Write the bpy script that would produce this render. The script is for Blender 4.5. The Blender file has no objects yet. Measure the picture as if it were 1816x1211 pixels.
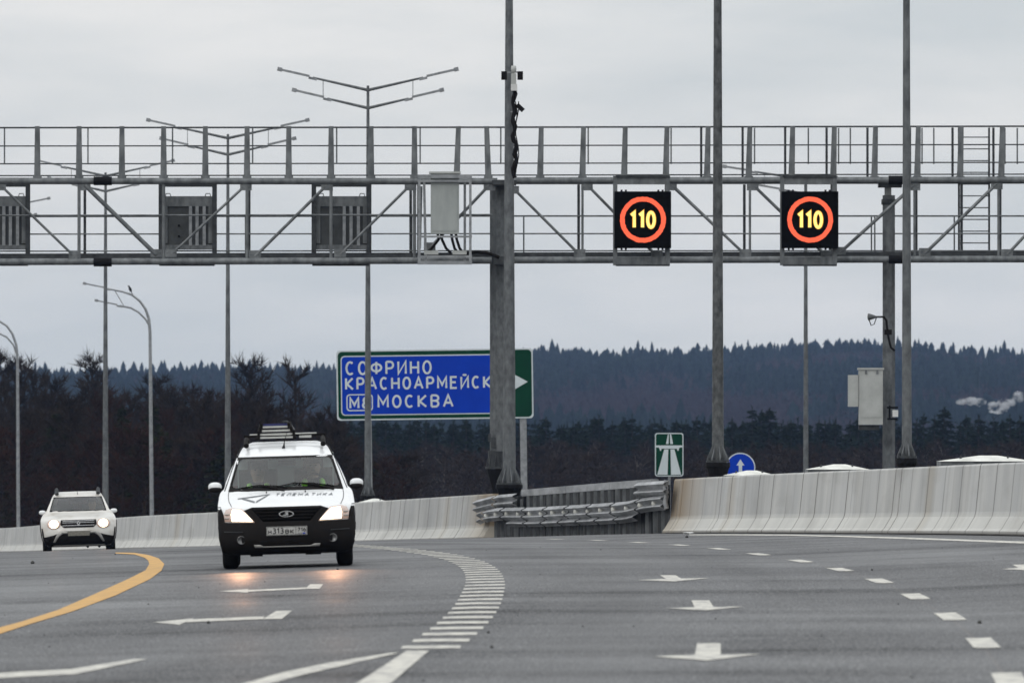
import bpy, bmesh, math, random
import numpy as np
from mathutils import Vector, Matrix, noise
from mathutils.geometry import tessellate_polygon

random.seed(7)
R = math.radians
PI = math.pi
scene = bpy.context.scene
col = scene.collection
F, CX, HY = 15000.0, 908.0, 800.0        # focal length, optical centre column and horizon row of the 1816x1211 photograph

def at(x, y, D):
    return Vector(((x - CX) * D / F, D, (HY - y) * D / F))

# ------------------------------------------------------------------ materials
def nodes(m):
    m.use_nodes = True
    nt = m.node_tree
    b = nt.nodes.get('Principled BSDF')
    return nt, b

def N(nt, t, **kw):
    n = nt.nodes.new(t)
    for k, v in kw.items():
        if k in n.inputs.keys():
            n.inputs[k].default_value = v
        else:
            setattr(n, k, v)
    return n

def mat(name, c1, c2=None, rough=.6, metal=0., scale=4., stretch=(1, 1, 1), bump=0., bscale=None, rvar=0., spec=.5, emit=None, es=0., detail=6., lo=.35, hi=.65, coat=0.):
    m = bpy.data.materials.new(name)
    nt, b = nodes(m)
    b.inputs['Roughness'].default_value = rough
    b.inputs['Metallic'].default_value = metal
    b.inputs['Specular IOR Level'].default_value = spec
    b.inputs['Coat Weight'].default_value = coat
    c1 = (*c1, 1)
    c2 = (*c2, 1) if c2 else tuple(v * .82 for v in c1[:3]) + (1,)
    tc = N(nt, 'ShaderNodeTexCoord')
    mp = N(nt, 'ShaderNodeMapping')
    mp.inputs['Scale'].default_value = stretch
    nz = N(nt, 'ShaderNodeTexNoise', Scale=scale, Detail=detail, Roughness=.6)
    nt.links.new(tc.outputs['Object'], mp.inputs['Vector'])
    nt.links.new(mp.outputs[0], nz.inputs['Vector'])
    mr = N(nt, 'ShaderNodeMapRange')
    mr.inputs['From Min'].default_value = lo
    mr.inputs['From Max'].default_value = hi
    nt.links.new(nz.outputs['Fac'], mr.inputs['Value'])
    mx = N(nt, 'ShaderNodeMix', data_type='RGBA')
    mx.inputs['A'].default_value = c1
    mx.inputs['B'].default_value = c2
    nt.links.new(mr.outputs[0], mx.inputs['Factor'])
    nt.links.new(mx.outputs['Result'], b.inputs['Base Color'])
    if rvar:
        r2 = N(nt, 'ShaderNodeMapRange')
        r2.inputs['From Min'].default_value = lo
        r2.inputs['From Max'].default_value = hi
        r2.inputs['To Min'].default_value = rough - rvar
        r2.inputs['To Max'].default_value = rough + rvar
        nt.links.new(nz.outputs['Fac'], r2.inputs['Value'])
        nt.links.new(r2.outputs[0], b.inputs['Roughness'])
    if bump:
        n2 = N(nt, 'ShaderNodeTexNoise', Scale=bscale or scale * 6, Detail=4.)
        nt.links.new(tc.outputs['Object'], n2.inputs['Vector'])
        bp = N(nt, 'ShaderNodeBump', Strength=bump, Distance=.02)
        nt.links.new(n2.outputs['Fac'], bp.inputs['Height'])
        nt.links.new(bp.outputs[0], b.inputs['Normal'])
    if emit:
        b.inputs['Emission Color'].default_value = (*emit, 1)
        b.inputs['Emission Strength'].default_value = es
    return m

M = {}
M['steel'] = mat('galvanised_steel', (.175, .185, .19), (.085, .092, .096), .5, .2, 5, (1, 1, .5), bump=.08, rvar=.1, spec=.35)
M['steel_dark'] = mat('weathered_steel', (.055, .06, .063), (.028, .03, .033), .55, .2, 6, rvar=.1, spec=.3)
M['steel_pole'] = mat('pole_zinc', (.145, .155, .16), (.075, .08, .085), .55, .2, 7, (1, 1, .55), bump=.08, rvar=.1, spec=.35)
M['pole_dark'] = mat('pole_dark_zinc', (.115, .12, .122), (.045, .048, .05), .55, .2, 9, (1, 1, .6), bump=.08, rvar=.1, spec=.3)
M['steel_light'] = mat('bright_zinc', (.30, .31, .32), (.19, .20, .21), .4, .3, 7, rvar=.1)
M['rail_steel'] = mat('rail_zinc', (.36, .365, .375), (.17, .175, .18), .42, .3, 4, (1, .1, .8), rvar=.1)
M['black_steel'] = mat('black_bitumen', (.004, .004, .005), (.007, .007, .008), .7, spec=.12)
M['black_plastic'] = mat('black_plastic', (.0065, .006, .006), (.012, .010, .009), .6, scale=12, rvar=.1, spec=.07)
M['rubber'] = mat('rubber', (.008, .008, .008), (.014, .013, .012), .85, spec=.1)
M['car_white'] = mat('car_white', (.72, .73, .74), (.66, .67, .67), .25, 0, 2.5, coat=.6, lo=.4, hi=.7)
M['car_white_dirty'] = mat('car_white_dirty', (.60, .585, .55), (.40, .36, .30), .35, 0, 2.2, coat=.4, lo=.45, hi=.75)
M['white_paint'] = mat('white_paint', (.62, .62, .60), (.50, .50, .49), .5, 0, 6)
M['cabinet'] = mat('cabinet_grey', (.34, .36, .35), (.27, .29, .28), .5, 0, 3, (1, 1, .3))
M['cabinet_light'] = mat('cabinet_light', (.40, .41, .395), (.32, .33, .315), .5, 0, 3)
M['cover'] = mat('cover_white', (.70, .70, .66), (.50, .50, .46), .6, 0, 3)
M['sign_blue'] = mat('sign_blue', (.001, .038, .40), (.001, .033, .35), .45, 0, 1.5, spec=.12)
M['sign_green'] = mat('sign_green', (.0, .042, .021), (.0, .032, .017), .45, 0, 1.5, spec=.12)
M['sign_white'] = mat('sign_white', (.55, .60, .62), (.48, .53, .55), .45, 0, 2)
M['sign_back'] = mat('sign_back', (.065, .07, .072), (.042, .045, .047), .5, .2, 3, spec=.3)
M['screen_black'] = mat('screen_black', (.002, .002, .002), (.003, .003, .003), .8, spec=.04)
M['led_red'] = mat('led_red', (.3, .03, .02), None, .5, emit=(1., .125, .045), es=1.0)
M['led_orange'] = mat('led_orange', (.3, .1, .02), None, .5, emit=(1., .45, .03), es=1.)
M['led_yellow'] = mat('led_yellow', (.3, .3, .1), None, .5, emit=(1., .86, .22), es=1.1)
M['lamp_white'] = mat('headlamp_lit', (.8, .8, .8), None, .2, emit=(1., .80, .52), es=4.)
M['lamp_dim'] = mat('headlamp_lens', (.35, .3, .28), (.2, .17, .16), .15, emit=(1., .62, .45), es=.22, coat=1)
M['chrome'] = mat('chrome', (.6, .6, .6), (.5, .5, .5), .15, .9)
M['silver_trim'] = mat('silver_trim', (.38, .37, .35), (.30, .29, .27), .4, .3)
M['alu'] = mat('alu_rungs', (.5, .5, .48), (.4, .4, .38), .4, .3, 10)
M['plate'] = mat('plate_white', (.50, .50, .48), (.36, .35, .33), .5, scale=25)
M['plate_dirty'] = mat('plate_dirty', (.20, .19, .16), (.12, .11, .09), .6, scale=25)
M['ink'] = mat('ink_black', (.01, .01, .01), None, .6)
M['ink_grey'] = mat('ink_grey', (.10, .11, .12), (.15, .16, .17), .5)
M['skin'] = mat('skin', (.42, .27, .20), (.36, .23, .17), .6)
M['jacket'] = mat('jacket_dark', (.03, .032, .038), (.02, .021, .025), .9)
M['cap_cloth'] = mat('cap_cloth', (.02, .02, .022), None, .9)
M['hair'] = mat('hair_grey', (.18, .17, .16), (.1, .09, .08), .9)
M['vest'] = mat('hi_vis', (.30, .75, .06), (.25, .62, .05), .8)
M['cabin'] = mat('cabin_grey', (.10, .12, .12), (.08, .10, .095), .9)
M['cabin_light'] = mat('cabin_panel', (.80, .92, .88), (.75, .88, .84), .9)
M['bird'] = mat('bird_feathers', (.01, .01, .012), None, .8)
M['bark'] = mat('bark_dark', (.045, .034, .028), (.02, .016, .014), .95, scale=6, spec=.05)
M['bark_pale'] = mat('bark_pale', (.16, .14, .125), (.06, .05, .045), .95, scale=3, spec=.05)
M['twig_brown'] = mat('twigs_brown', (.036, .027, .021), (.014, .011, .009), .95, scale=.9, spec=.05)
M['twig_red'] = mat('twigs_red', (.042, .018, .012), (.020, .010, .007), .95, scale=.9, spec=.05)
M['twig_grey'] = mat('twigs_grey', (.040, .029, .023), (.017, .012, .010), .95, scale=.9, spec=.05)
M['twig_olive'] = mat('twigs_olive', (.018, .021, .007), (.008, .010, .004), .95, scale=.9, spec=.05)
M['needle'] = mat('needles', (.009, .017, .007), (.004, .008, .003), .9, scale=.8, spec=.05)
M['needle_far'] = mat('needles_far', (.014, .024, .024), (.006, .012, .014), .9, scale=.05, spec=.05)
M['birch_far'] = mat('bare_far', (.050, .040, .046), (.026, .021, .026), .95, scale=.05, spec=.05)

def ramp_line(nt, src, lo, hi):
    n = N(nt, 'ShaderNodeMapRange')
    n.inputs['From Min'].default_value = lo
    n.inputs['From Max'].default_value = hi
    nt.links.new(src, n.inputs['Value'])
    return n.outputs[0]

def mixc(nt, f, a, b):
    n = N(nt, 'ShaderNodeMix', data_type='RGBA')
    if isinstance(f, float): n.inputs['Factor'].default_value = f
    else: nt.links.new(f, n.inputs['Factor'])
    for k, v in (('A', a), ('B', b)):
        if isinstance(v, tuple): n.inputs[k].default_value = (*v, 1)
        else: nt.links.new(v, n.inputs[k])
    return n.outputs['Result']

def math_n(nt, op, a, b=None):
    n = N(nt, 'ShaderNodeMath', operation=op)
    for i, v in enumerate((a, b)):
        if v is None: continue
        if isinstance(v, (int, float)): n.inputs[i].default_value = v
        else: nt.links.new(v, n.inputs[i])
    return n.outputs[0]

def asphalt():
    m = bpy.data.materials.new('asphalt')
    nt, b = nodes(m)
    tc = N(nt, 'ShaderNodeTexCoord')
    def nz(scale, st, det=6., ro=.6):
        mp = N(nt, 'ShaderNodeMapping'); mp.inputs['Scale'].default_value = st
        nt.links.new(tc.outputs['Object'], mp.inputs['Vector'])
        n = N(nt, 'ShaderNodeTexNoise', Scale=scale, Detail=det, Roughness=ro)
        nt.links.new(mp.outputs[0], n.inputs['Vector'])
        return n.outputs['Fac']
    uv = N(nt, 'ShaderNodeUVMap'); uv.uv_map = 'UVMap'
    su = N(nt, 'ShaderNodeSeparateXYZ'); nt.links.new(uv.outputs[0], su.inputs[0])
    def uvn(scale, st, det=5.):
        mp = N(nt, 'ShaderNodeMapping'); mp.inputs['Scale'].default_value = st
        nt.links.new(uv.outputs[0], mp.inputs['Vector'])
        n = N(nt, 'ShaderNodeTexNoise', Scale=scale, Detail=det)
        nt.links.new(mp.outputs[0], n.inputs['Vector'])
        return n.outputs['Fac']
    grain = nz(16., (1, .10, 1), 3., .75)
    speck = nz(30., (1, .08, 1), 2., .8)
    fine_g = nz(75., (1, .07, 1), 2., .8)
    band = uvn(.5, (.35, .16, 1), 6.)
    cross = uvn(1., (.10, .30, 1), 5.)
    tyre = uvn(1.3, (1.0, .03, 1), 5.)
    c = mixc(nt, ramp_line(nt, band, .32, .68), (.034, .035, .038), (.068, .069, .074))
    c = mixc(nt, math_n(nt, 'MULTIPLY', ramp_line(nt, cross, .52, .66), .65), c, (.018, .018, .020))
    c = mixc(nt, math_n(nt, 'MULTIPLY', ramp_line(nt, tyre, .48, .7), .45), c, (.028, .028, .030))
    wob = math_n(nt, 'MULTIPLY', math_n(nt, 'SUBTRACT', uvn(.05, (1, 1, 1), 2.), .5), .8)
    for o in (1.2, 2.95, 5.4, 7.1, -1.3, -2.9):
        d = math_n(nt, 'ABSOLUTE', math_n(nt, 'SUBTRACT', math_n(nt, 'ADD', su.outputs[0], wob), o))
        c = mixc(nt, math_n(nt, 'MULTIPLY', ramp_line(nt, d, .42, .05), .32), c, (.026, .026, .029))
    seam = math_n(nt, 'LESS_THAN', math_n(nt, 'ABSOLUTE', math_n(nt, 'SUBTRACT', su.outputs[0], .02)), .014)
    c = mixc(nt, math_n(nt, 'MULTIPLY', seam, .45), c, (.10, .085, .075))
    c = mixc(nt, math_n(nt, 'MULTIPLY', ramp_line(nt, grain, .40, .72), .45), c, (.12, .12, .122))
    c = mixc(nt, math_n(nt, 'MULTIPLY', ramp_line(nt, fine_g, .50, .66), .75), c, (.22, .22, .22))
    c = mixc(nt, math_n(nt, 'MULTIPLY', ramp_line(nt, fine_g, .48, .34), .75), c, (.010, .010, .011))
    c = mixc(nt, math_n(nt, 'MULTIPLY', ramp_line(nt, speck, .60, .75), .35), c, (.015, .015, .016))
    nt.links.new(c, b.inputs['Base Color'])
    r = N(nt, 'ShaderNodeMapRange'); r.inputs['From Min'].default_value = .3; r.inputs['From Max'].default_value = .7
    r.inputs['To Min'].default_value = .38; r.inputs['To Max'].default_value = .66
    nt.links.new(band, r.inputs['Value']); nt.links.new(r.outputs[0], b.inputs['Roughness'])
    bp = N(nt, 'ShaderNodeBump', Strength=.35, Distance=.006)
    fine = N(nt, 'ShaderNodeTexNoise', Scale=60., Detail=3.)
    nt.links.new(tc.outputs['Object'], fine.inputs['Vector'])
    nt.links.new(fine.outputs['Fac'], bp.inputs['Height']); nt.links.new(bp.outputs[0], b.inputs['Normal'])
    sp_ = N(nt, 'ShaderNodeMapRange'); sp_.inputs['From Min'].default_value = .38; sp_.inputs['From Max'].default_value = .66
    sp_.inputs['To Min'].default_value = .20; sp_.inputs['To Max'].default_value = .04
    nt.links.new(cross, sp_.inputs['Value'])
    lane = math_n(nt, 'ADD', sp_.outputs[0], math_n(nt, 'MULTIPLY', math_n(nt, 'SUBTRACT', uvn(.8, (.9, .035, 1), 4.), .5), .28))
    nt.links.new(math_n(nt, 'MAXIMUM', lane, .01), b.inputs['Specular IOR Level'])
    return m
M['asphalt'] = asphalt()
M['gutter'] = mat('gutter_dirt', (.022, .020, .017), (.05, .045, .04), .9, 0, 5, (1, .2, 1), spec=.1)
M['road_white'] = mat('road_paint_white', (.54, .52, .46), (.26, .25, .24), .6, 0, 9, (1, .2, 1), lo=.42, hi=.70, detail=9.)
M['road_yellow'] = mat('road_paint_yellow', (.52, .27, .03), (.36, .19, .03), .55, 0, 6, (1, .25, 1), lo=.4, hi=.75)

def concrete():
    """cast barrier concrete: u runs along the barrier in metres, v up its face"""
    m = bpy.data.materials.new('barrier_concrete')
    nt, b = nodes(m)
    uv = N(nt, 'ShaderNodeUVMap'); uv.uv_map = 'UVMap'
    sp = N(nt, 'ShaderNodeSeparateXYZ'); nt.links.new(uv.outputs[0], sp.inputs[0])
    u, v = sp.outputs[0], sp.outputs[1]
    def nzz(scale, st, det=5.):
        mp = N(nt, 'ShaderNodeMapping'); mp.inputs['Scale'].default_value = st
        nt.links.new(uv.outputs[0], mp.inputs['Vector'])
        n = N(nt, 'ShaderNodeTexNoise', Scale=scale, Detail=det)
        nt.links.new(mp.outputs[0], n.inputs['Vector'])
        return n.outputs['Fac']
    panel = N(nt, 'ShaderNodeTexWhiteNoise', noise_dimensions='1D')
    nt.links.new(math_n(nt, 'FLOOR', math_n(nt, 'DIVIDE', u, 2.)), panel.inputs['W'])
    base = mixc(nt, panel.outputs['Value'], (.46, .462, .455), (.365, .366, .36))
    base = mixc(nt, math_n(nt, 'MULTIPLY', ramp_line(nt, nzz(1.2, (1, .5, 1)), .35, .7), .55), base, (.56, .55, .52))
    streak = math_n(nt, 'MULTIPLY', ramp_line(nt, nzz(2.2, (1.2, .12, 1)), .52, .74), .30)
    base = mixc(nt, streak, base, (.20, .19, .17))
    rust = math_n(nt, 'MULTIPLY', ramp_line(nt, nzz(.16, (1, .15, 1), 2.), .60, .68), .55)
    base = mixc(nt, rust, base, (.30, .23, .13))
    stain = math_n(nt, 'MULTIPLY', ramp_line(nt, u, 5.5, 1.), ramp_line(nt, nzz(.5, (1, .25, 1), 3.), .15, .45))
    base = mixc(nt, math_n(nt, 'MULTIPLY', stain, .95), base, (.23, .165, .095))
    toe = math_n(nt, 'MULTIPLY', ramp_line(nt, v, .36, .28), .45)
    base = mixc(nt, toe, base, (.60, .59, .54))
    fr = math_n(nt, 'PINGPONG', u, 1.)
    joint = math_n(nt, 'MULTIPLY', math_n(nt, 'GREATER_THAN', fr, .945), ramp_line(nt, nzz(.9, (1, .3, 1)), .3, .6))
    # PINGPONG(u,1) peaks at odd metres: one joint every 2 m
    base = mixc(nt, math_n(nt, 'MULTIPLY', joint, .85), base, (.12, .11, .10))
    blot = math_n(nt, 'MULTIPLY', ramp_line(nt, nzz(.8, (.5, 1.6, 1), 8.), .52, .72), .4)
    base = mixc(nt, blot, base, (.27, .26, .24))
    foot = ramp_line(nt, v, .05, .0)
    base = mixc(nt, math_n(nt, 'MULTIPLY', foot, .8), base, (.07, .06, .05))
    nt.links.new(base, b.inputs['Base Color'])
    b.inputs['Roughness'].default_value = .85
    return m
M['concrete'] = concrete()

def glass(name, tint, extra):
    m = bpy.data.materials.new(name)
    m.use_nodes = True
    nt = m.node_tree; nt.nodes.clear()
    o = N(nt, 'ShaderNodeOutputMaterial')
    t = N(nt, 'ShaderNodeBsdfTransparent'); t.inputs[0].default_value = (*tint, 1)
    g = N(nt, 'ShaderNodeBsdfGlossy', Roughness=.06)
    fr = N(nt, 'ShaderNodeFresnel', IOR=1.5)
    f = math_n(nt, 'ADD', fr.outputs[0], extra)
    mx = N(nt, 'ShaderNodeMixShader')
    nt.links.new(f, mx.inputs[0]); nt.links.new(t.outputs[0], mx.inputs[1]); nt.links.new(g.outputs[0], mx.inputs[2])
    nt.links.new(mx.outputs[0], o.inputs[0])
    return m
M['windscreen'] = glass('windscreen_glass', (.90, .96, .94), .03)
M['side_glass'] = glass('side_glass', (.85, .9, .88), .0)

def ground_mat():
    m = mat('ground_litter', (.045, .038, .026), (.022, .020, .015), .95, scale=.15)
    return m
M['ground'] = ground_mat()

# ------------------------------------------------------------------ object helpers
def tag(o, label=None, cat=None, group=None, kind=None):
    if label: o['label'] = label
    if cat: o['category'] = cat
    if group: o['group'] = group
    if kind: o['kind'] = kind
    return o

def empty(name, loc=(0, 0, 0), rz=0., ry=0., rx=0.):
    o = bpy.data.objects.new(name, None)
    col.objects.link(o)
    o.location = loc; o.rotation_euler = (rx, ry, rz)
    o.empty_display_size = .3
    return o

def thing(name, label, cat, loc=(0, 0, 0), rz=0., group=None, ry=0.):
    return tag(empty(name, loc, rz, ry), label, cat, group)

def link(name, me, m, parent=None):
    if m: me.materials.append(M[m] if isinstance(m, str) else m)
    o = bpy.data.objects.new(name, me)
    col.objects.link(o)
    if parent: o.parent = parent
    return o

class MB:
    def __init__(s, origin=(0, 0, 0)):
        s.v = []; s.f = []; s.sm = []; s.o = Vector(origin)
    def add(s, vs, fs, smooth=False):
        k = len(s.v)
        s.v += [Vector(p) - s.o for p in vs]
        s.f += [tuple(i + k for i in f) for f in fs]
        s.sm += [smooth] * len(fs)
        return s
    def box(s, c, d, rot=None):
        c = Vector(c); x, y, z = (i / 2 for i in d)
        vs = [Vector(p) for p in ((-x, -y, -z), (x, -y, -z), (x, y, -z), (-x, y, -z), (-x, -y, z), (x, -y, z), (x, y, z), (-x, y, z))]
        if rot: vs = [rot @ p for p in vs]
        return s.add([p + c for p in vs], [(0, 3, 2, 1), (4, 5, 6, 7), (0, 1, 5, 4), (1, 2, 6, 5), (2, 3, 7, 6), (3, 0, 4, 7)])
    def bar(s, p, q, w, h=None, up=(0, 1, 0)):
        """rectangular bar from p to q, w across, h along the up hint"""
        h = h or w
        p, q = Vector(p), Vector(q); d = (q - p).normalized()
        a = d.cross(Vector(up))
        a = a.normalized() if a.length > 1e-4 else d.orthogonal().normalized()
        b = a.cross(d).normalized()
        vs = []
        for e in (p, q):
            for i, j in ((-1, -1), (1, -1), (1, 1), (-1, 1)):
                vs.append(e + a * i * w / 2 + b * j * h / 2)
        return s.add(vs, [(0, 1, 2, 3), (7, 6, 5, 4), (0, 4, 5, 1), (1, 5, 6, 2), (2, 6, 7, 3), (3, 7, 4, 0)])
    def tube(s, pts, r, n=8, caps=True):
        pts = [Vector(p) for p in pts]
        rs = r if isinstance(r, (list, tuple)) else [r] * len(pts)
        vs = []; prev = None
        for i, p in enumerate(pts):
            t = (pts[min(i + 1, len(pts) - 1)] - pts[max(i - 1, 0)]).normalized()
            a = prev - t * prev.dot(t) if prev is not None else t.orthogonal()
            a.normalize(); prev = a; b = t.cross(a)
            for k in range(n):
                an = 2 * PI * k / n
                vs.append(p + (a * math.cos(an) + b * math.sin(an)) * rs[i])
        fs = [(i * n + k, i * n + (k + 1) % n, (i + 1) * n + (k + 1) % n, (i + 1) * n + k) for i in range(len(pts) - 1) for k in range(n)]
        s.add(vs, fs, n > 5)
        if caps:
            s.add(vs[:n], [tuple(range(n))[::-1]]); s.add(vs[-n:], [tuple(range(n))])
        return s
    def lathe(s, prof, c=(0, 0, 0), axis='Z', n=24, smooth=True):
        c = Vector(c); vs = []
        for r, h in prof:
            for k in range(n):
                a = 2 * PI * k / n
                x, y = r * math.cos(a), r * math.sin(a)
                vs.append(c + (Vector((x, y, h)) if axis == 'Z' else Vector((h, x, y)) if axis == 'X' else Vector((x, h, y))))
        fs = [(i * n + k, i * n + (k + 1) % n, (i + 1) * n + (k + 1) % n, (i + 1) * n + k) for i in range(len(prof) - 1) for k in range(n)]
        return s.add(vs, fs, smooth)
    def prism(s, poly, y0, y1):
        """polygon in (x, z) extruded along y"""
        n = len(poly)
        a = [Vector((p[0], y0, p[1])) for p in poly]; b = [Vector((p[0], y1, p[1])) for p in poly]
        tri = tessellate_polygon([a])
        fs = [tuple(t) for t in tri] + [tuple(i + n for i in t[::-1]) for t in tri]
        fs += [(i, (i + 1) % n, (i + 1) % n + n, i + n) for i in range(n)]
        return s.add(a + b, fs)
    def mesh(s, name, fix=True):
        me = bpy.data.meshes.new(name)
        me.from_pydata([tuple(p) for p in s.v], [], s.f)
        me.polygons.foreach_set('use_smooth', s.sm)
        if fix:
            bm = bmesh.new(); bm.from_mesh(me)
            bmesh.ops.recalc_face_normals(bm, faces=bm.faces)
            bm.to_mesh(me); bm.free()
        me.update()
        return me
    def build(s, name, m, parent=None, fix=True):
        return link(name, s.mesh(name, fix), m, parent)

def copy_tree(o, parent=None):
    c = o.copy(); col.objects.link(c); c.parent = parent
    for ch in o.children: copy_tree(ch, c)
    return c

def spline(tab):
    """monotone cubic through a table of (x, y)"""
    xs = np.array([t[0] for t in tab], float); ys = np.array([t[1] for t in tab], float)
    d = np.diff(ys) / np.diff(xs); m = np.zeros(len(xs))
    m[0], m[-1] = d[0], d[-1]
    for i in range(1, len(xs) - 1):
        m[i] = (d[i - 1] + d[i]) / 2
        if d[i - 1] * d[i] <= 0: m[i] = (d[i-1]+d[i])/2 * .3
    def f(x):
        if x <= xs[0]: return ys[0] + m[0] * (x - xs[0])
        if x >= xs[-1]: return ys[-1] + m[-1] * (x - xs[-1])
        i = int(np.searchsorted(xs, x)) - 1
        h = xs[i + 1] - xs[i]; t = (x - xs[i]) / h
        return float((2*t**3 - 3*t*t + 1) * ys[i] + (t**3 - 2*t*t + t) * h * m[i] + (-2*t**3 + 3*t*t) * ys[i+1] + (t**3 - t*t) * h * m[i+1])
    return f

# ------------------------------------------------------------------ the road as a real surface
dash_x = spline([(-40, -4), (0, -.1), (20, 1.3), (40, 2.45), (50, 2.94), (59.5, 3.31), (69, 3.57), (78.5, 3.74), (88, 3.82), (97.5, 3.78), (107, 3.65), (116.5, 3.39),
                 (126, 3.08), (135.5, 2.68), (145, 2.165), (154.5, 1.565), (177, -.35), (213, -4.4), (237, -7.9), (268, -12.9), (292, -16.7), (400, -30), (500, -46), (600, -66), (700, -90)])
dash_h = spline([(-40, 1.45), (0, 1.38), (50, 1.35), (88, 1.35), (97.5, 1.365), (107, 1.39), (116.5, 1.42), (126, 1.455), (135.5, 1.505), (145, 1.566), (154.5, 1.63), (164, 1.706),
                 (177, 1.82), (203, 2.15), (213, 2.32), (237, 2.70), (268, 3.16), (292, 3.5), (400, 4.85), (500, 6.0), (600, 7.0), (700, 7.6)])
bar_x = spline([(-40, 8), (20, 10.9), (60, 10.9), (100, 9.75), (130, 7.87), (150, 6.1), (177, 3.21), (213, -.8), (237, -4.1), (268, -8.95), (292, -12.8), (330, -17.2), (400, -24.3), (500, -38), (600, -56), (700, -80)])
bar_h = spline([(-40, 1.1), (60, 1.05), (100, 1.12), (130, 1.283), (150, 1.45), (177, 1.71), (213, 2.2), (237, 2.53), (268, 3.02), (292, 3.35), (400, 4.76), (500, 5.9), (600, 6.9), (700, 7.5)])
drop_b = spline([(-40, .02), (60, .02), (107, .02), (150, .03), (165, .06), (177, .115), (190, .17), (203, .22), (237, .28), (300, .30), (700, .30)])

def road_z(X, D):
    o = dash_x(D) - X                      # metres to the left of the dashed line
    h0 = dash_h(D)
    if o >= 0:
        t = min(o / 5., 1.); t = t * t * (3 - 2 * t)
        return -(h0 + t * drop_b(D) + .03 * max(0., o - 4))
    w = max(bar_x(D) - dash_x(D), .5)
    t = -o / w
    hb = bar_h(D)
    return -(h0 + (hb - h0) * min(t, 1.))

def unproj(x, y):
    """where the sight line through a pixel meets the road surface"""
    D = 25.; k = (HY - y) / F; kx = (x - CX) / F
    g = lambda D: k * D - road_z(kx * D, D)
    a = g(D)
    while D < 400:
        b = g(D + .5)
        if b <= 0:
            lo, hi = D, D + .5
            for _ in range(30):
                mid = (lo + hi) / 2
                if g(mid) > 0: lo = mid
                else: hi = mid
            D = (lo + hi) / 2
            return Vector((kx * D, D, k * D))
        a = b; D += .5
    # above the crest: nearest approach
    best = min((g(d / 2.), d / 2.) for d in range(50, 500))
    D = best[1]
    return Vector((kx * D, D, road_z(kx * D, D)))

def grid_mesh(name, P, m, kind=None, uvs=None, smooth=True, parent=None):
    nr, nc = len(P), len(P[0])
    me = bpy.data.meshes.new(name)
    me.from_pydata([tuple(p) for r in P for p in r], [], [(i * nc + j, i * nc + j + 1, (i + 1) * nc + j + 1, (i + 1) * nc + j) for i in range(nr - 1) for j in range(nc - 1)])
    me.polygons.foreach_set('use_smooth', [smooth] * len(me.polygons))
    if uvs:
        uv = me.uv_layers.new(name='UVMap')
        flat = [q for r in uvs for q in r]
        for l in me.loops: uv.data[l.index].uv = flat[l.vertex_index]
    bm = bmesh.new(); bm.from_mesh(me); bmesh.ops.recalc_face_normals(bm, faces=bm.faces)
    bm.to_mesh(me); bm.free()
    o = link(name, me, m, parent)
    if kind: o['kind'] = kind
    return o

def up_normals(o):
    me = o.data
    if me.polygons[0].normal.z < 0: me.flip_normals()

Ds = list(np.arange(-30, 30, 5.)) + list(np.arange(30, 300, 1.5)) + list(np.arange(300, 700, 8.))
P = []
for D in Ds:
    row = []
    xd, xb = dash_x(D), bar_x(D)
    for o in list(np.arange(15, 4.2, -.6)) + [4.0] + list(np.arange(3.5, 0, -.5)) + [0.]:
        row.append((xd - o, D, road_z(xd - o, D)))
    for t in (.25, .5, .75, 1.):
        X = xd + (xb + .3 - xd) * t
        row.append((X, D, road_z(X, D)))
    P.append(row)
road = grid_mesh('road', P, 'asphalt', 'structure', uvs=[[(dash_x(p[1]) - p[0], p[1]) for p in r] for r in P]); up_normals(road)
P = [[(bar_x(D) + o, D, -bar_h(D) - .02 * 0 - (.0 if o < 2 else .02 * (o - 2))) for o in (.3, 1.0, 2., 6, 10, 14, 17)] for D in Ds]
opp = grid_mesh('opposite_road', P, 'asphalt', 'structure'); up_normals(opp)

def lift(p, dz=.005):
    return Vector((p[0], p[1], road_z(p[0], p[1]) + dz))

def marking(name, polys, m='road_white'):
    """painted sheet lying on the road; polys are lists of pixel outlines"""
    mb = MB()
    for q in polys:
        w = [lift(unproj(*p)) for p in q]
        mb.add(w, [tuple(range(len(w)))])
    o = mb.build(name, m, road, fix=False)
    bm = bmesh.new(); bm.from_mesh(o.data)
    for f in bm.faces:
        f.normal_update()
        if f.normal.z < 0: f.normal_flip()
    bmesh.ops.triangulate(bm, faces=bm.faces)
    bm.to_mesh(o.data); bm.free()
    return o

def strip_px(name, A, B, m, sub=4):
    """strip between two pixel polylines of equal length"""
    pa, pb = [], []
    for L, out in ((A, pa), (B, pb)):
        for i in range(len(L) - 1):
            for k in range(sub):
                t = k / sub
                out.append((L[i][0] * (1 - t) + L[i + 1][0] * t, L[i][1] * (1 - t) + L[i + 1][1] * t))
        out.append(L[-1])
    P = [[lift(unproj(*a)), lift(unproj(*a)) * .5 + lift(unproj(*b)) * .5, lift(unproj(*b))] for a, b in zip(pa, pb)]
    for r in P: r[1] = lift(r[1])
    o = grid_mesh(name, P, m, parent=road); up_normals(o)
    return o

def lane_strip(name, cx, w, D0, D1, m='road_white', parent=road, step=1.):
    n = max(2, int((D1 - D0) / step))
    P = [[lift((cx(D) + s * w / 2, D, 0)) for s in (-1, 0, 1)] for D in np.linspace(D0, D1, n)]
    o = grid_mesh(name, P, m, parent=parent); up_normals(o)
    return o

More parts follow.
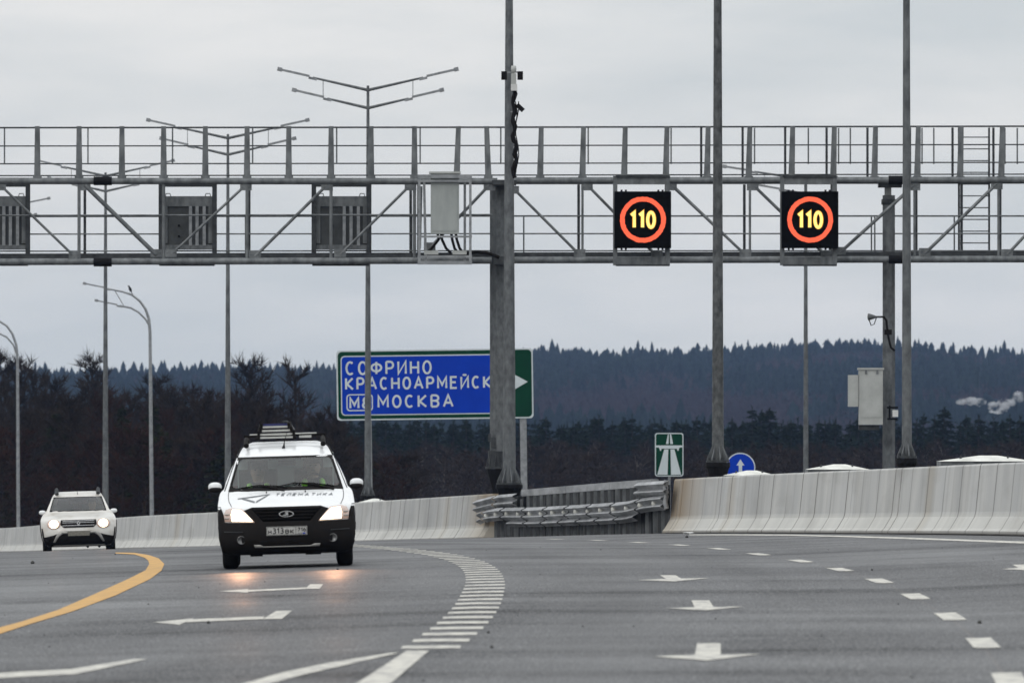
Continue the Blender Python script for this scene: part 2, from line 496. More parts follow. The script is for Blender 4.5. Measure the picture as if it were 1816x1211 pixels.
D = 40.5 - 9.5
i = 0
while D < 170:
    lane_strip('lane_dash', dash_x, .185, D - 1.5, D + 1.5)
    D += 9.5
rum = spline([(50, 3.80), (59.4, 3.86), (70, 3.95), (84, 4.08), (102, 4.15), (118, 4.3), (133, 4.7), (160, 5.0), (200, 5.2)])
D = 59.0
while D < 175:
    cx = dash_x(D) - rum(D)
    P = [[lift((cx + s * .205, D + e, 0)) for s in (-1, 0, 1)] for e in (-.45, 0, .45)]
    up_normals(grid_mesh('rumble_bar', P, 'road_white', parent=road))
    D += 2.12
marking('lane_arrow', [[(1236, 1141), (1278, 1141), (1278, 1161.5), (1232, 1162)], [(1158, 1164), (1232, 1161.5), (1278, 1161), (1348, 1160), (1253, 1171.5)]])
marking('lane_arrow', [[(1226, 1064.6), (1257.5, 1064.6), (1266, 1077), (1232, 1077.6)], [(1179, 1078.5), (1232, 1077), (1266, 1076.5), (1320, 1075.5), (1251, 1082.5)]])
marking('lane_arrow', [[(1170, 1020), (1198, 1020), (1209, 1026.5), (1182, 1027)], [(1130, 1028.5), (1182, 1026.5), (1209, 1026), (1258, 1025.3), (1196, 1031)]])
marking('lane_arrow', [[(1795, 1001.5), (1828, 1001), (1838, 1006.5), (1806, 1007)], [(1776, 1009.5), (1806, 1006.7), (1838, 1006.3), (1890, 1006), (1838, 1011.5)]])
marking('turn_arrow', [[(388, 1048.5), (440, 1044.5), (440, 1051)], [(439, 1046.2), (543, 1041.7), (541, 1044.6), (439, 1049.4)], [(550, 1036), (573, 1036), (567, 1044), (541, 1044.4)]])
marking('turn_arrow', [[(272, 1103.5), (345, 1096.5), (318, 1108)], [(340, 1098), (470, 1093), (466, 1098), (330, 1103.5)], [(490, 1083.5), (518, 1083), (500, 1097.6), (466, 1098)]])
strip_px('merge_line', [(721, 1154), (634, 1211), (560, 1262)], [(761, 1154), (694, 1211), (636, 1262)], 'road_white', 6)
strip_px('merge_line', [(692, 1158), (580, 1176), (500, 1193), (436, 1211), (300, 1255)], [(710, 1157), (606, 1181), (540, 1196), (485, 1211), (370, 1255)], 'road_white', 4)
strip_px('merge_line', [(238, 1168.5), (125, 1187), (60, 1190), (0, 1193.5), (-60, 1197)], [(262, 1169), (132, 1196), (65, 1199), (0, 1202.5), (-60, 1206)], 'road_white', 4)
strip_px('yellow_line', [(205, 979.5), (238, 980), (263.6, 984), (281.5, 990), (291.7, 1000), (286.6, 1011.5), (266, 1027), (204.7, 1056), (128, 1084.4), (51, 1107.4), (0, 1124), (-80, 1148)],
         [(205, 981.3), (238, 983), (257, 989), (263, 994), (265, 1000), (258.5, 1011), (230, 1025.5), (169, 1053), (102.4, 1081.8), (38.4, 1102.3), (0, 1112.5), (-80, 1136)], 'road_yellow', 5)
strip_px('edge_line', [(1222, 947.6), (1300, 947.4), (1400, 947.8), (1500, 950), (1600, 952.8), (1700, 956.3), (1816, 960.2), (1900, 963.5)],
         [(1222, 949), (1300, 949.1), (1400, 949.8), (1500, 952.3), (1600, 955.5), (1700, 959.3), (1816, 963.8), (1900, 967.5)], 'road_white', 5)

lane_strip('gutter_dirt', lambda D: bar_x(D) - .13, .30, 90, 177, 'gutter')

# ------------------------------------------------------------------ terrain
road_c = lambda D: (dash_x(D) - 15 + bar_x(D) + 17) / 2
def terrain(X, D):
    if D < 700:
        lo, hi = dash_x(D) - 15, bar_x(D) + 17
        if X < lo: zr, d = road_z(lo, D), lo - X
        elif X > hi: zr, d = -bar_h(D) - .3, X - hi
        else:
            zr = min(road_z(min(max(X, lo), bar_x(D)), D), -bar_h(D) - .3); return zr - .25
        t = min(d / 25., 1.); t = t * t * (3 - 2 * t)
        base = -7.5 + .35 * math.sin(X * .05) * math.cos(D * .03)
        k = max(0, (D - 500) / 200.)
        return (zr - .1) * (1 - t) + base * t
    base = -8.
    if D > 2300:
        t = min((D - 2300) / 1300., 1.)
        top = 24 + .022 * X * 1.2 + 2.2 * math.sin(X * .018) + 1.5 * math.sin(X * .047 + 1)
        base = -8 + (top + 8) * (t ** .9)
        if D > 3600: base -= (D - 3600) * .006
    return base
Dg = list(np.arange(-60, 700, 8.)) + list(np.arange(700, 3700, 60.)) + [4000, 4600, 5500, 7000, 9000, 12000]
P = []
for D in Dg:
    row = []
    W = max(3000, abs(D) * .9)
    c = road_c(min(D, 700)) if D < 700 else 0
    us = [-1, -.5, -.25, -.12] + list(np.linspace(-.055, .055, 45)) + [.12, .25, .5, 1]
    if D >= 700: us = [-1, -.6, -.3, -.2] + list(np.linspace(-.14, .14, 45)) + [.2, .3, .6, 1]
    for u in us:
        X = c + u * (3000 if D < 700 else W)
        if D < 700 and abs(u) <= .055: X = c + u / .055 * 90
        row.append((X, D, terrain(X, D)))
    P.append(row)
ground = grid_mesh('ground', P, 'ground', 'structure'); up_normals(ground)

# ------------------------------------------------------------------ concrete barriers
def bframe(D, t, h):
    """point on the barrier line: t metres beyond the road-side foot, h above the road"""
    e = .5
    tx = (bar_x(D + e) - bar_x(D - e)) / (2 * e)
    n = Vector((1, -tx, 0)).normalized()
    return Vector((bar_x(D), D, -bar_h(D) + h)) + n * t

PROF = [(0, -.05), (0, .05), (.04, .09), (.155, .28), (.175, .36), (.25, 1.10), (.27, 1.13), (.47, 1.13), (.49, 1.10), (.565, .36), (.74, .05), (.74, -.05), (0, -.05)]
def barrier_run(label, D0, D1, gap, name='concrete_barrier'):
    root = thing(name, label, 'concrete barrier', bframe((D0 + D1) / 2, .4, 0))
    D = D0; u = 0.
    while D < D1 - .5:
        De = min(D + 6., D1)
        st = list(np.linspace(D + .02, De - .02, 7))
        o_rand = random.uniform(-.008, .008)
        rows, uvs = [], []
        prev = None; uu = u
        for d in st:
            if prev is not None: uu += (bframe(d, 0, 0) - bframe(prev, 0, 0)).length
            prev = d
            rows.append([bframe(d, t + o_rand, h) - root.location for t, h in PROF]); uvs.append([(abs(d - gap) * 1.006, h) for t, h in PROF])
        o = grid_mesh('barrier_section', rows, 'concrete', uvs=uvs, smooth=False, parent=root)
        bm = bmesh.new(); bm.from_mesh(o.data)
        bmesh.ops.remove_doubles(bm, verts=bm.verts, dist=1e-4)
        bmesh.ops.holes_fill(bm, edges=[e for e in bm.edges if e.is_boundary], sides=0)
        bmesh.ops.recalc_face_normals(bm, faces=bm.faces)
        bm.to_mesh(o.data); bm.free()
        u = uu + .04; D = De
    return root
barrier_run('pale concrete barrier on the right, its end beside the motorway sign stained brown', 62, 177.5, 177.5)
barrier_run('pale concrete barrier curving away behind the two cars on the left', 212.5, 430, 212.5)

# white covers lying on the median behind the barrier top
def cover(x0, x1, D, ytop, label, z_off=0.):
    c = at((x0 + x1) / 2, ytop, D)
    w = (x1 - x0) * D / F; L = 1.6
    root = tag(empty('median_cover', c), label, 'cover slab', 'white covers on the median between the barriers')
    mb = MB()
    h = .10
    vs = [(-w / 2, -L / 2, -h), (w / 2, -L / 2, -h), (w / 2, L / 2, -h), (-w / 2, L / 2, -h), (-w * .05, -L * .3, 0), (w * .12, -L * .3, 0), (w * .12, L * .3, 0), (-w * .05, L * .3, 0)]
    mb.add(vs, [(0, 1, 5, 4), (1, 2, 6, 5), (2, 3, 7, 6), (3, 0, 4, 7), (4, 5, 6, 7), (3, 2, 1, 0)])
    mb.build('cover_top', 'cover', root)
    mb = MB().box((-w * .01, 0, -h - .04), (w * .97, L * .96, .07)); mb.build('cover_frame', 'steel', root)
    g = -bar_h(D) - c.z
    MB().box((0, 0, (g - h - .075) / 2), (w * .8, L * .8, -(g) - h - .075 )).build('plinth', 'concrete_plain', root)
    for q in (-.28, .22):
        MB().lathe([(.0, .05), (.012, .04), (.03, -.02), (.0, -.03)], (w * q, -L * .38, -.05), n=8).build('lifting_eye', 'steel_dark', root)
M['concrete_plain'] = mat('concrete_plain', (.42, .41, .38), (.3, .29, .27), .85)
cover(636, 690, 243, 884, 'small white cover behind the concrete barrier at the foot of the thin double lamp post')
cover(1284, 1376, 174, 834, 'white cover behind the concrete barrier just right of the blue arrow sign')
cover(1430, 1540, 164, 823, 'white cover behind the barrier between the thin lamp post and the cabinet column')
cover(1664, 1830, 147, 807.5, 'largest white cover behind the barrier at the right edge')

# ------------------------------------------------------------------ steel barrier closing the gap
gate = thing('steel_guardrail', 'grey corrugated steel guardrail with sagging rails closing the gap between the concrete barriers', 'guardrail', bframe(195, 0, 0))
def on_gate(D, t, h): return bframe(D, t, h) - gate.location
def wave_rail(name, D0, D1, htop, waves, off, m='rail_steel', sect=4.3):
    """W-profile beam, one lapped section at a time"""
    D = D0
    while D < D1 - .3:
        De = min(D + sect, D1)
        prof = []
        H = .155 * waves
        n = 8 * waves
        for k in range(n + 1):
            ph = k / 8.
            prof.append((-.058 * (1 - math.cos(2 * PI * ph)) , -k / n * H))
        rows = []
        for d in np.linspace(D, De, 5):
            e = (d - D) / max(De - D, .1)
            q = -.045 * (1 - e)                       # each section laps over the next
            rows.append([on_gate(d, off(d) + t + q, htop(d) + h) for t, h in prof])
        for d in np.linspace(De, D, 5):
            e = (d - D) / max(De - D, .1)
            q = -.045 * (1 - e) + .012
            rows.append([on_gate(d, off(d) + t + q, htop(d) + h) for t, h in prof])
        rows.append(rows[0])
        grid_mesh(name, rows, m, smooth=False, parent=gate)
        D = De + .0
ht_main = spline([(176, .80), (180, .77), (184, .70), (200, .70), (208, .74), (211, .72), (214, .66)])
off_m = spline([(176, .05), (180, .02), (200, -.05), (212, -.02), (214, .1)])
wave_rail('wave_rail', 177, 213.6, ht_main, 2, off_m)
wave_rail('lower_rail', 181.5, 206, lambda d: ht_main(d) - .31, 1, off_m, sect=3.5)
wave_rail('upper_rail', 176.6, 182, lambda d: 1.10, 2, lambda d: .05, sect=5.5)
wave_rail('upper_rail', 205, 213.8, lambda d: 1.07 - .02 * max(0, d - 209), 2, lambda d: .0, sect=4.5)
for a, b in ((180.5, 188), (188.05, 196.5), (196.55, 205.5)):
    mb = MB()
    mb.bar(on_gate(a, .22, 1.08), on_gate(b, .22, 1.08), .16, .16, up=(0, 0, 1)); mb.build('top_beam', 'rail_steel', gate)
# corrugated backing sheet and posts
rows = []
for h in (.0, 1.02):
    rows.append([on_gate(d, .18 + (.05 if k % 4 < 2 else 0), h) for k, d in enumerate(np.arange(178, 211.5, .28))])
M['back_sheet'] = mat('back_sheet', (.028, .03, .032), (.01, .011, .012), .5, .2, 5, (1, 1, .2), spec=.2)
grid_mesh('back_sheet', rows, 'back_sheet', smooth=False, parent=gate)
for k, d in enumerate(np.arange(178.2, 211.6, 1.35)):
    a, b = on_gate(d, .10, 0), on_gate(d, .10, 1.0 if 183 < d < 205 else .93)
    MB().bar(a, b, .075, .09, up=(0, 1, 0)).build('post', 'steel', gate)
for d in np.arange(178.6, 212.5, 2.3):
    c = on_gate(d, off_m(d) - .05, ht_main(d) - .155)
    MB().lathe([(0, -.06), (.075, -.055), (.075, .0)], c, axis='Y', n=10).build('reflector', 'cover', gate)
# bitten end plates
for D_, h0 in ((176.8, .96), (176.8, .65)):
    MB().tube([on_gate(D_, .0, h0 - .14), on_gate(D_, -.03, h0), on_gate(D_, .0, h0 + .14)], .05, 8).build('end_curl', 'rail_steel', gate)

# ------------------------------------------------------------------ lamp posts
def flange(root, r, zf, ground_z, big=1., funnel=.5):
    """base plate with gusset fins, on a black tapered pedestal that narrows downward"""
    MB().lathe([(0, zf - .04), (r * 1.95, zf - .04), (r * 1.95, zf), (0, zf)], n=16, smooth=False).build('base_plate', 'steel_dark', root)
    for k in range(8):
        a = 2 * PI * k / 8 + .2
        d = Vector((math.cos(a), math.sin(a), 0)); s = Vector((-math.sin(a), math.cos(a), 0)) * .012
        A, B, C_ = d * r * .95 + Vector((0, 0, zf)), d * r * 1.85 + Vector((0, 0, zf)), d * r * .95 + Vector((0, 0, zf + r * 2.3 * big))
        E = d * r * 1.85 + Vector((0, 0, zf + r * .3))
        mb = MB(); mb.add([A - s, B - s, E - s, C_ - s, A + s, B + s, E + s, C_ + s], [(0, 1, 2, 3), (7, 6, 5, 4), (0, 4, 5, 1), (1, 5, 6, 2), (2, 6, 7, 3), (3, 7, 4, 0)])
        mb.build('gusset', 'steel_pole', root)
    pr = [(0, zf - .045), (r * 2.05, zf - .045), (r * 2.05, zf - .13), (r * 1.85, zf - .17), (r * 1.15, zf - funnel), (r * 1.15, ground_z), (0, ground_z)]
    MB().lathe(pr, n=16, smooth=False).build('pedestal', 'black_steel', root)
    for k in range(8):
        a = 2 * PI * (k + .5) / 8
        c = Vector((math.cos(a), math.sin(a), 0)) * r * 1.6
        MB().tube([c + Vector((0, 0, zf - .03)), c + Vector((0, 0, zf + .05))], .022, 6).build('anchor_bolt', 'steel_dark', root)

def lamp_head(root, p, d, up):
    """flat slim luminaire: p its inner end, d unit direction outwards"""
    L = .95
    mb = MB()
    mb.bar(p - d * .12 - up * .03, p + d * .12 - up * .03, .07, .07, up=(0, 0, 1))
    q = p + d * .1 + up * .02
    mb.bar(q, q + d * L * .86, .30, .055, up=up)
    mb.bar(q + d * L * .86, q + d * L, .2, .11, up=up)
    return mb.build('luminaire', 'steel_light', root)

def v_lamp(x, ybase, ytop, D, label, arms, r0=.10, r1=.045, both=True, group='twin arm lamp posts along the median', pm='steel_pole'):
    g = -bar_h(D)
    base = Vector(((x - CX) * D / F, D, g))
    root = thing('lamp_post', label, 'lamp post', base, group=group)
    top = (HY - ytop) * D / F - g
    zf = ((HY - ybase) * D / F - g)
    H = top - zf
    mb = MB(); mb.tube([(0, 0, zf), (0, 0, zf + H * .5), (0, 0, top)], [r0, (r0 + r1) / 2, r1], 10); mb.build('pole', pm, root)
    flange(root, r0, zf, 0, funnel=min(.5, zf * .8))
    for (dz, half, rise) in arms:
        for s in ((-1, 1) if both else (-1,)):
            a = Vector((0, 0, top - dz)); L = half
            e = Vector((s * (L - .95), 0, top - dz + rise * (L - .95) / L))
            MB().tube([a, e], [.045, .03], 8).build('arm', 'steel_pole', root)
            d = Vector((s * .95, 0, rise * .95 / L)).normalized(); up = Vector((0, 0, 1))
            lamp_head(root, e, d, up)
    if len(arms) > 1:
        (d1, h1, r1_), (d2, h2, r2) = arms[:2]
        for s in ((-1, 1) if both else (-1,)):
            X = s * h1 * .51
            MB().tube([(X, 0, top - d1 + r1_ * .51), (X, 0, top - d2 + r2 * .51 * h1 / h2)], .012, 6).build('tie_rod', 'steel_light', root)
    return root
k = F / 245.
v_lamp(652.5, 876, 152, 245, 'thin double armed lamp post crossing the blue direction sign',
       [(.13, 2.55, .58), (.65, 2.13, .50)], .105, .04)
v_lamp(404, 900, 238, 272, 'thin double armed lamp post just left of the white estate car',
       [(.13, 2.55, .56), (.66, 2.13, .50)], .105, .04)
v_lamp(187, 928, 306, 315, 'thin double armed lamp post directly behind the small white off-road car',
       [(.13, 2.5, .55), (.70, 2.1, .48)], .12, .045)
v_lamp(-32, 945, 372, 350, 'lamp post beyond the left edge with one arm tip showing under the gantry',
       [(.10, 2.75, .55), (.70, 2.2, .48)], .12, .045)
v_lamp(1429, 850, 314, 275, 'thin single sided lamp post crossing the hills below the right speed sign',
       [(.08, 2.62, .40), (.55, 1.7, .30)], .085, .05, both=False)
v_lamp(903, 856, -190, 211, 'thick tall post in the middle in front of the gantry column, carrying cameras',
       [(.3, 3., .6), (.9, 2.5, .5)], .165, .08)
v_lamp(1273, 816, -260, 175, 'thick lamp post between the motorway sign and the round blue sign',
       [(.3, 3., .6), (.9, 2.5, .5)], .125, .07, pm='pole_dark')
v_lamp(1608, 808, -330, 150, 'lamp post in front of the cabinet column at the right',
       [(.3, 3., .6), (.9, 2.5, .5)], .09, .05)

def curved_lamp(x, D, ybase, pts1, pts2, label):
    g = -bar_h(D) - .2
    base = Vector(((x - CX) * D / F, D, g))
    root = thing('curved_lamp_post', label, 'lamp post', base, group='curved lamp posts at the roadside')
    def L(p): return at(p[0], p[1], D) - base
    a = [L(p) for p in pts1]
    lowest = Vector((0, 0, 0))
    mb = MB(); mb.tube([lowest, lowest + (a[0] - lowest) * .5] + a, [.09, .08] + [.065 - .035 * i / len(a) for i in range(len(a))], 10); mb.build('pole', 'steel_light', root)
    b = [L(p) for p in pts2]
    MB().tube(b, .04, 8).build('arm', 'steel_light', root)
    for q in (a, b):
        d = (q[-1] - q[-2]).normalized(); lamp_head(root, q[-1], d, Vector((0, 0, 1)))
    mid1, mid2 = L(((pts1[-2][0] * .45 + pts1[-1][0] * .55), (pts1[-2][1] * .45 + pts1[-1][1] * .55))), b[-2]
    MB().tube([a[-2] + Vector((-.35, 0, .07)), b[-2] + Vector((-.05, 0, .02))], .018, 6).build('tie_rod', 'steel_light', root)
    return root
c1 = curved_lamp(270, 350, 920, [(266, 590), (264, 565), (258, 548), (248, 534), (234, 523), (218, 517.5), (191, 512)],
                 [(265, 578), (258, 566), (246, 554), (232, 546), (222, 544), (212, 542)], 'curved lamp post with a bird on its upper arm')
c2 = curved_lamp(33, 390, 940, [(31, 640), (29, 612), (22, 592), (12, 578), (-2, 569), (-20, 563), (-60, 557)],
                 [(30, 630), (24, 612), (12, 598), (-4, 590), (-24, 586), (-40, 583)], 'curved lamp post cut off by the left edge')
# bird
bp = at(231, 518.5, 350)
bird = thing('bird', 'small dark bird perched on the curved lamp post arm', 'bird', bp)
bird.scale = (.72, .72, .72)
mb = MB()
mb.lathe([(0, -.19), (.03, -.15), (.075, -.05), (.085, .04), (.06, .11), (.045, .14), (.055, .18), (.045, .22), (.018, .245), (0, .27)], (0, 0, 0), n=12)
b_ = mb.build('body', 'bird', bird); b_.rotation_euler = (0, R(-25), 0); b_.location = (0, 0, .17)
MB().tube([(-.11, 0, .38), (-.17, 0, .37)], [.016, .003], 6).build('beak', 'bird', bird)
for s in (-.03, .03): MB().tube([(s, 0, .06), (s, 0, -.0)], .008, 5).build('leg', 'bird', bird)
MB().prism([(.06, .02), (.17, -.10), (.13, -.12), (.03, -.0)], -.03, .03).build('tail', 'bird', bird)

# ------------------------------------------------------------------ gantry
GD = 216.
g0 = at(888, 830, GD)
gan = thing('sign_gantry', 'grey steel lattice gantry with walkway railings spanning the whole road', 'gantry', (g0.x, GD, -bar_h(GD)))
def G(x, y, dy=0.): return at(x, y, GD) + Vector((0, dy, 0)) - gan.location
BK = 1.5
def chord(name, x0, y0, x1, y1, dy, r, m='steel'):
    a, b = G(x0, y0, dy), G(x1, y1, dy)
    MB().tube([a, b], r, 12).build(name, m, gan)
chord('top_chord', -320, 321, 882, 321.5, 0, .088)
chord('top_chord', 908, 320.5, 2180, 318.5, 0, .088)
chord('bottom_chord', -320, 465.5, 872, 462, 0, .088)
chord('bottom_chord', 908, 461.5, 2180, 459, 0, .088)
chord('top_chord', -320, 318, 882, 319, BK, .08)
chord('top_chord', 908, 318.5, 2180, 317, BK, .08)
for x0, x1 in ((-320, 872), (908, 2180)):
    mb = MB(); a, b = G(x0, 455 if x0 < 0 else 452, BK * .6), G(x1, 452 if x0 < 0 else 449.5, BK * .6)
    mb.bar(a, b, .15, .9, up=(0, 1, 0)); mb.build('walkway', 'steel_dark', gan)
    c_, d_ = G(x0, 459, BK), G(x1, 455, BK); MB().tube([c_, d_], .07, 10).build('bottom_chord', 'steel', gan)
# joints (black couplings)
for x, y in ((182, 321), (182, 465), (1592, 319.5), (1592, 460)):
    MB().tube([G(x - 16, y), G(x + 16, y)], .115, 12).build('coupling', 'black_steel', gan)
# verticals
for x in (140, 290, 438, 587, 735, 1033, 1181, 1330, 1475, 1622, 1771, -10, 1920, 2070):
    MB().tube([G(x, 324), G(x, 462)], .042 if x < 900 else .032, 8).build('upright', 'steel', gan)
for x in (145, 438.5, 652, 727, 741, 1027, 1323, 1630, 1780, 1711):
    MB().tube([G(x, 324, BK), G(x, 456, BK)], .036, 8).build('upright', 'steel_dark', gan)
# diagonals
for x0, y0, x1, y1, t in ((0, 328, 132, 455, .034), (150, 328, 277, 452, .058), (436, 328, 303, 452, .034), (580, 328, 452, 455, .040), (728, 328, 603, 452, .036), (868, 328, 762, 440, .040),
                          (910, 334, 1028, 452, .036), (1041, 328, 1165, 455, .034), (1190, 328, 1322, 452, .036), (1335, 328, 1466, 455, .034), (1622, 328, 1490, 448, .044), (1768, 326, 1640, 450, .044), (1900, 330, 1786, 452, .040), (-150, 328, -20, 455, .036), (2060, 328, 1930, 452, .04)):
    MB().tube([G(x0, y0), G(x1, y1)], t, 8).build('brace', 'steel', gan)
    for px_, py_, sg_ in ((x0, y0, 1), (x1, y1, -1)):
        mb = MB(); mb.box(G(px_, py_ + 3 * sg_, -.02), (.30, .02, .20))
        for qx in (-.09, .09): mb.lathe([(0, -.03), (.018, -.03), (.018, 0)], G(px_, py_ + 4 * sg_, -.02) + Vector((qx, 0, 0)), axis='Y', n=6)
        mb.build('node_plate', 'steel', gan)
for x0, y0, x1, y1 in ((916, 336, 1034, 454), (1048, 330, 1172, 456), (1200, 330, 1330, 454), (1345, 330, 1476, 456)):
    MB().tube([G(x0, y0, BK), G(x1, y1, BK)], .03, 8).build('brace', 'steel', gan)
# walkway handrails between the chords
for y, r in ((381, .022), (412.5, .018), (443, .018)):
    for x0, x1 in ((-320, 872), (908, 2180)):
        MB().tube([G(x0, y + (.6 if x0 < 0 else -.6), BK * .95), G(x1, y - .6, BK * .95)], r, 8).build('handrail', 'steel', gan)
        if y > 390 or x0 > 0: continue
        MB().tube([G(x0, y + 1.5, .12), G(x1, y - .2, .12)], r, 8).build('handrail', 'steel', gan)
# top railing
for y, r in ((227, .022), (259.5, .017), (291, .017), (312, .017)):
    MB().tube([G(-320, y, .0), G(878, y - 1.2)], r, 8).build('top_rail', 'steel_dark', gan)
    MB().tube([G(878, y - 1.2, .0), G(2180, y - 3.6)], r, 8).build('top_rail', 'steel_dark', gan)
posts = [66, 140, 216, 290, 364, 438, 512, 587, 658, 735, 810, 866, 958, 1033, 1107, 1181, 1254, 1328, 1404, 1478, 1551, 1627, 1703, 1776, -10, -84, -158, 1850, 1925]
for i_, x in enumerate(posts):
    lean = -3 if x in (810,) else (3 if x == 866 else -2 if x > 900 else 0)
    a0, a1 = G(x - lean, 224, 0), G(x, 313, 0)
    mb = MB(); wt, wb = .062, .082
    vs = []
    for c, w in ((a0, wt), (a1, wb)):
        for sx, sy in ((-1, -1), (1, -1), (1, 1), (-1, 1)): vs.append(c + Vector((sx * w, sy * .03, 0)))
    mb.add(vs, [(0, 1, 2, 3), (7, 6, 5, 4), (0, 4, 5, 1), (1, 5, 6, 2), (2, 6, 7, 3), (3, 7, 4, 0)])
    mb.box(a1 + Vector((0, 0, -.03)), (.22, .12, .08))
    mb.build('railing_post', 'steel', gan)
    if x > 1240:
        MB().bar(G(x - 8, 222.5, BK), G(x - 8, 312, BK), .06).build('railing_post', 'steel_dark', gan)
for y in (223.2, 255.6, 287.4):
    MB().tube([G(-320, y, BK), G(2180, y - 3, BK)], .012, 6).build('back_rail', 'steel', gan)
for x in (2, 151, 302, 445, 595, 744, 888, 1044, 1192, 1341, 1437, 1491, 1512, 1640, 1661, 1788, 1810):
    MB().tube([G(x, 223.5, BK * .9), G(x, 288, BK * .9)], .02, 6).build('back_baluster', 'steel', gan)
for x in (432, 729, 929, 1550, 1556, 1698):
    MB().tube([G(x, 382, BK), G(x, 446, BK)], .02, 6).build('back_baluster', 'steel', gan)
# ladder at the right end
for x in (1707, 1761):
    MB().bar(G(x, 222, BK + .2), G(x, 452, BK + .2), .05).build('ladder_rail', 'steel_dark', gan)
for k in range(11):
    MB().tube([G(1707, 239 + k * 21, BK + .2), G(1761, 239 + k * 21, BK + .2)], .016, 6).build('ladder_rung', 'steel', gan)
# columns
def column(x, w, ytop, yf, name='column', m='steel_pole'):
    a, b = G(x, ytop, .7), G(x, yf, .7)
    r = w / 2 * GD / F
    sub = MB()
    n = 8
    vs = []
    for p in (a, b):
        for q in range(n):
            an = 2 * PI * (q + .5) / n
            vs.append(p + Vector((math.cos(an) * r, math.sin(an) * r, 0)))
    sub.add(vs, [(q, (q + 1) % n, (q + 1) % n + n, q + n) for q in range(n)] + [tuple(range(n)), tuple(range(2 * n - 1, n - 1, -1))])
    return sub.build(name, m, gan), a, b, r
cl, a, b, r = column(888, 42, 318, 800)
flg = MB(); cb = G(884, 829, .7)
flg.lathe([(0, -.03), (.34, -.03), (.34, .03), (0, .03)], cb, n=16, smooth=False)
flg.build('base_plate', 'steel_dark', gan)
for q in range(10):
    an = 2 * PI * q / 10
    d = Vector((math.cos(an), math.sin(an), 0))
    MB().tube([cb + d * .30 + Vector((0, 0, .03)), cb + d * .24 + Vector((.03, 0, .44))], .02, 6).build('gusset', 'steel_dark', gan)
MB().lathe([(0, .43), (.27, .43), (.27, 0.40), (.25, .03)], cb, n=16, smooth=False).build('column_foot', 'steel_dark', gan)
MB().lathe([(0, -.035), (.31, -.035), (.30, -.12), (.16, -.58), (.16, -1.4), (0, -1.4)], cb, n=14, smooth=False).build('pedestal', 'black_steel', gan)
mb = MB(); mb.box(G(875, 785, .45), (.12, .1, .26)); mb.box(G(868, 776, .45), (.07, .08, .2)); mb.build('junction_box', 'steel_dark', gan)
MB().box(G(894, 324, .2), (.62, .7, .12)).build('column_head', 'steel_dark', gan)
MB().box(G(894, 462, .2), (.5, .7, .2)).build('column_bracket', 'steel_dark', gan)
cl2, a2, b2, r2 = column(1578.5, 23.5, 345, 900, m='steel_pole')
MB().box(G(1577, 338, .7), (.17, .2, .22)).build('column_head', 'cabinet_light', gan)
MB().box(G(1580, 328, .5), (.6, .5, .10)).build('column_bracket', 'steel_dark', gan)
MB().lathe([(0, .02), (.02, 0), (.19, -.0), (.19, -.14), (.0, -.14)], G(1578.5, 352, .7), n=10).build('column_collar', 'steel_dark', gan)

# --- speed signs facing the camera
def arc_(cx, cy, rx, ry, a0, a1, n=10):
    return [(cx + rx * math.cos(R(a0 + (a1 - a0) * k / n)), cy + ry * math.sin(R(a0 + (a1 - a0) * k / n))) for k in range(n + 1)]
O_ = arc_(.3, .5, .3, .5, 90, 450, 20)
BOWL = lambda y0, y1: [(.0, y1)] + arc_(.30, (y0 + y1) / 2, .25, (y1 - y0) / 2, 90, -90, 8) + [(.0, y0)]
GL = {'С': (.6, [arc_(.3, .5, .3, .5, 50, 310, 16)]), 'О': (.6, [O_]), '0': (.56, [arc_(.28, .5, .28, .5, 90, 450, 20)]), 'Ф': (.8, [[(.4, 0), (.4, 1)], arc_(.4, .52, .4, .30, 90, 450, 18)]),
      'Р': (.56, [[(0, 0), (0, 1)], BOWL(.45, 1)]), 'И': (.6, [[(0, 1), (0, 0), (.6, 1), (.6, 0)]]), 'Й': (.6, [[(0, 1), (0, 0), (.6, 1), (.6, 0)], arc_(.3, 1.28, .14, .12, 200, 340, 6)]),
      'Н': (.6, [[(0, 0), (0, 1)], [(.6, 0), (.6, 1)], [(0, .5), (.6, .5)]]), 'К': (.6, [[(0, 0), (0, 1)], [(.58, 1), (.08, .48), (.6, 0)]]), 'А': (.7, [[(0, 0), (.35, 1), (.7, 0)], [(.13, .33), (.57, .33)]]),
      'М': (.74, [[(0, 0), (0, 1), (.37, .3), (.74, 1), (.74, 0)]]), 'Е': (.52, [[(.52, 1), (0, 1), (0, 0), (.52, 0)], [(0, .52), (.44, .52)]]), 'В': (.56, [[(0, 0), (0, 1)], BOWL(.52, 1), BOWL(0, .52)]),
      'Т': (.6, [[(.3, 0), (.3, 1)], [(0, 1), (.6, 1)]]), 'Л': (.6, [[(0, 0), (.12, .1), (.2, 1), (.6, 1), (.6, 0)]]), '1': (.30, [[(0, .80), (.26, .97), (.26, 0)]]),
      '8': (.56, [arc_(.28, .75, .22, .25, 90, 450, 14), arc_(.28, .26, .28, .26, 90, 450, 14)]), '7': (.52, [[(0, 1), (.52, 1), (.16, 0)]]),
      '3': (.54, [arc_(.26, .76, .24, .24, 140, -80, 10) + arc_(.24, .27, .30, .27, 80, -140, 10)]), '6': (.56, [arc_(.28, .31, .28, .31, 90, 450, 14), arc_(.50, .40, .50, .58, 100, 185, 6)]),
      'R': (.56, [[(0, 0), (0, 1)], BOWL(.45, 1), [(.2, .45), (.56, 0)]]), 'U': (.56, [[(0, 1), (0, .28)] + arc_(.28, .28, .28, .28, 180, 360, 8) + [(.56, 1)]]), 'S': (.54, [arc_(.27, .75, .25, .25, 30, 250, 9) + arc_(.27, .25, .27, .25, 70, -150, 9)])}
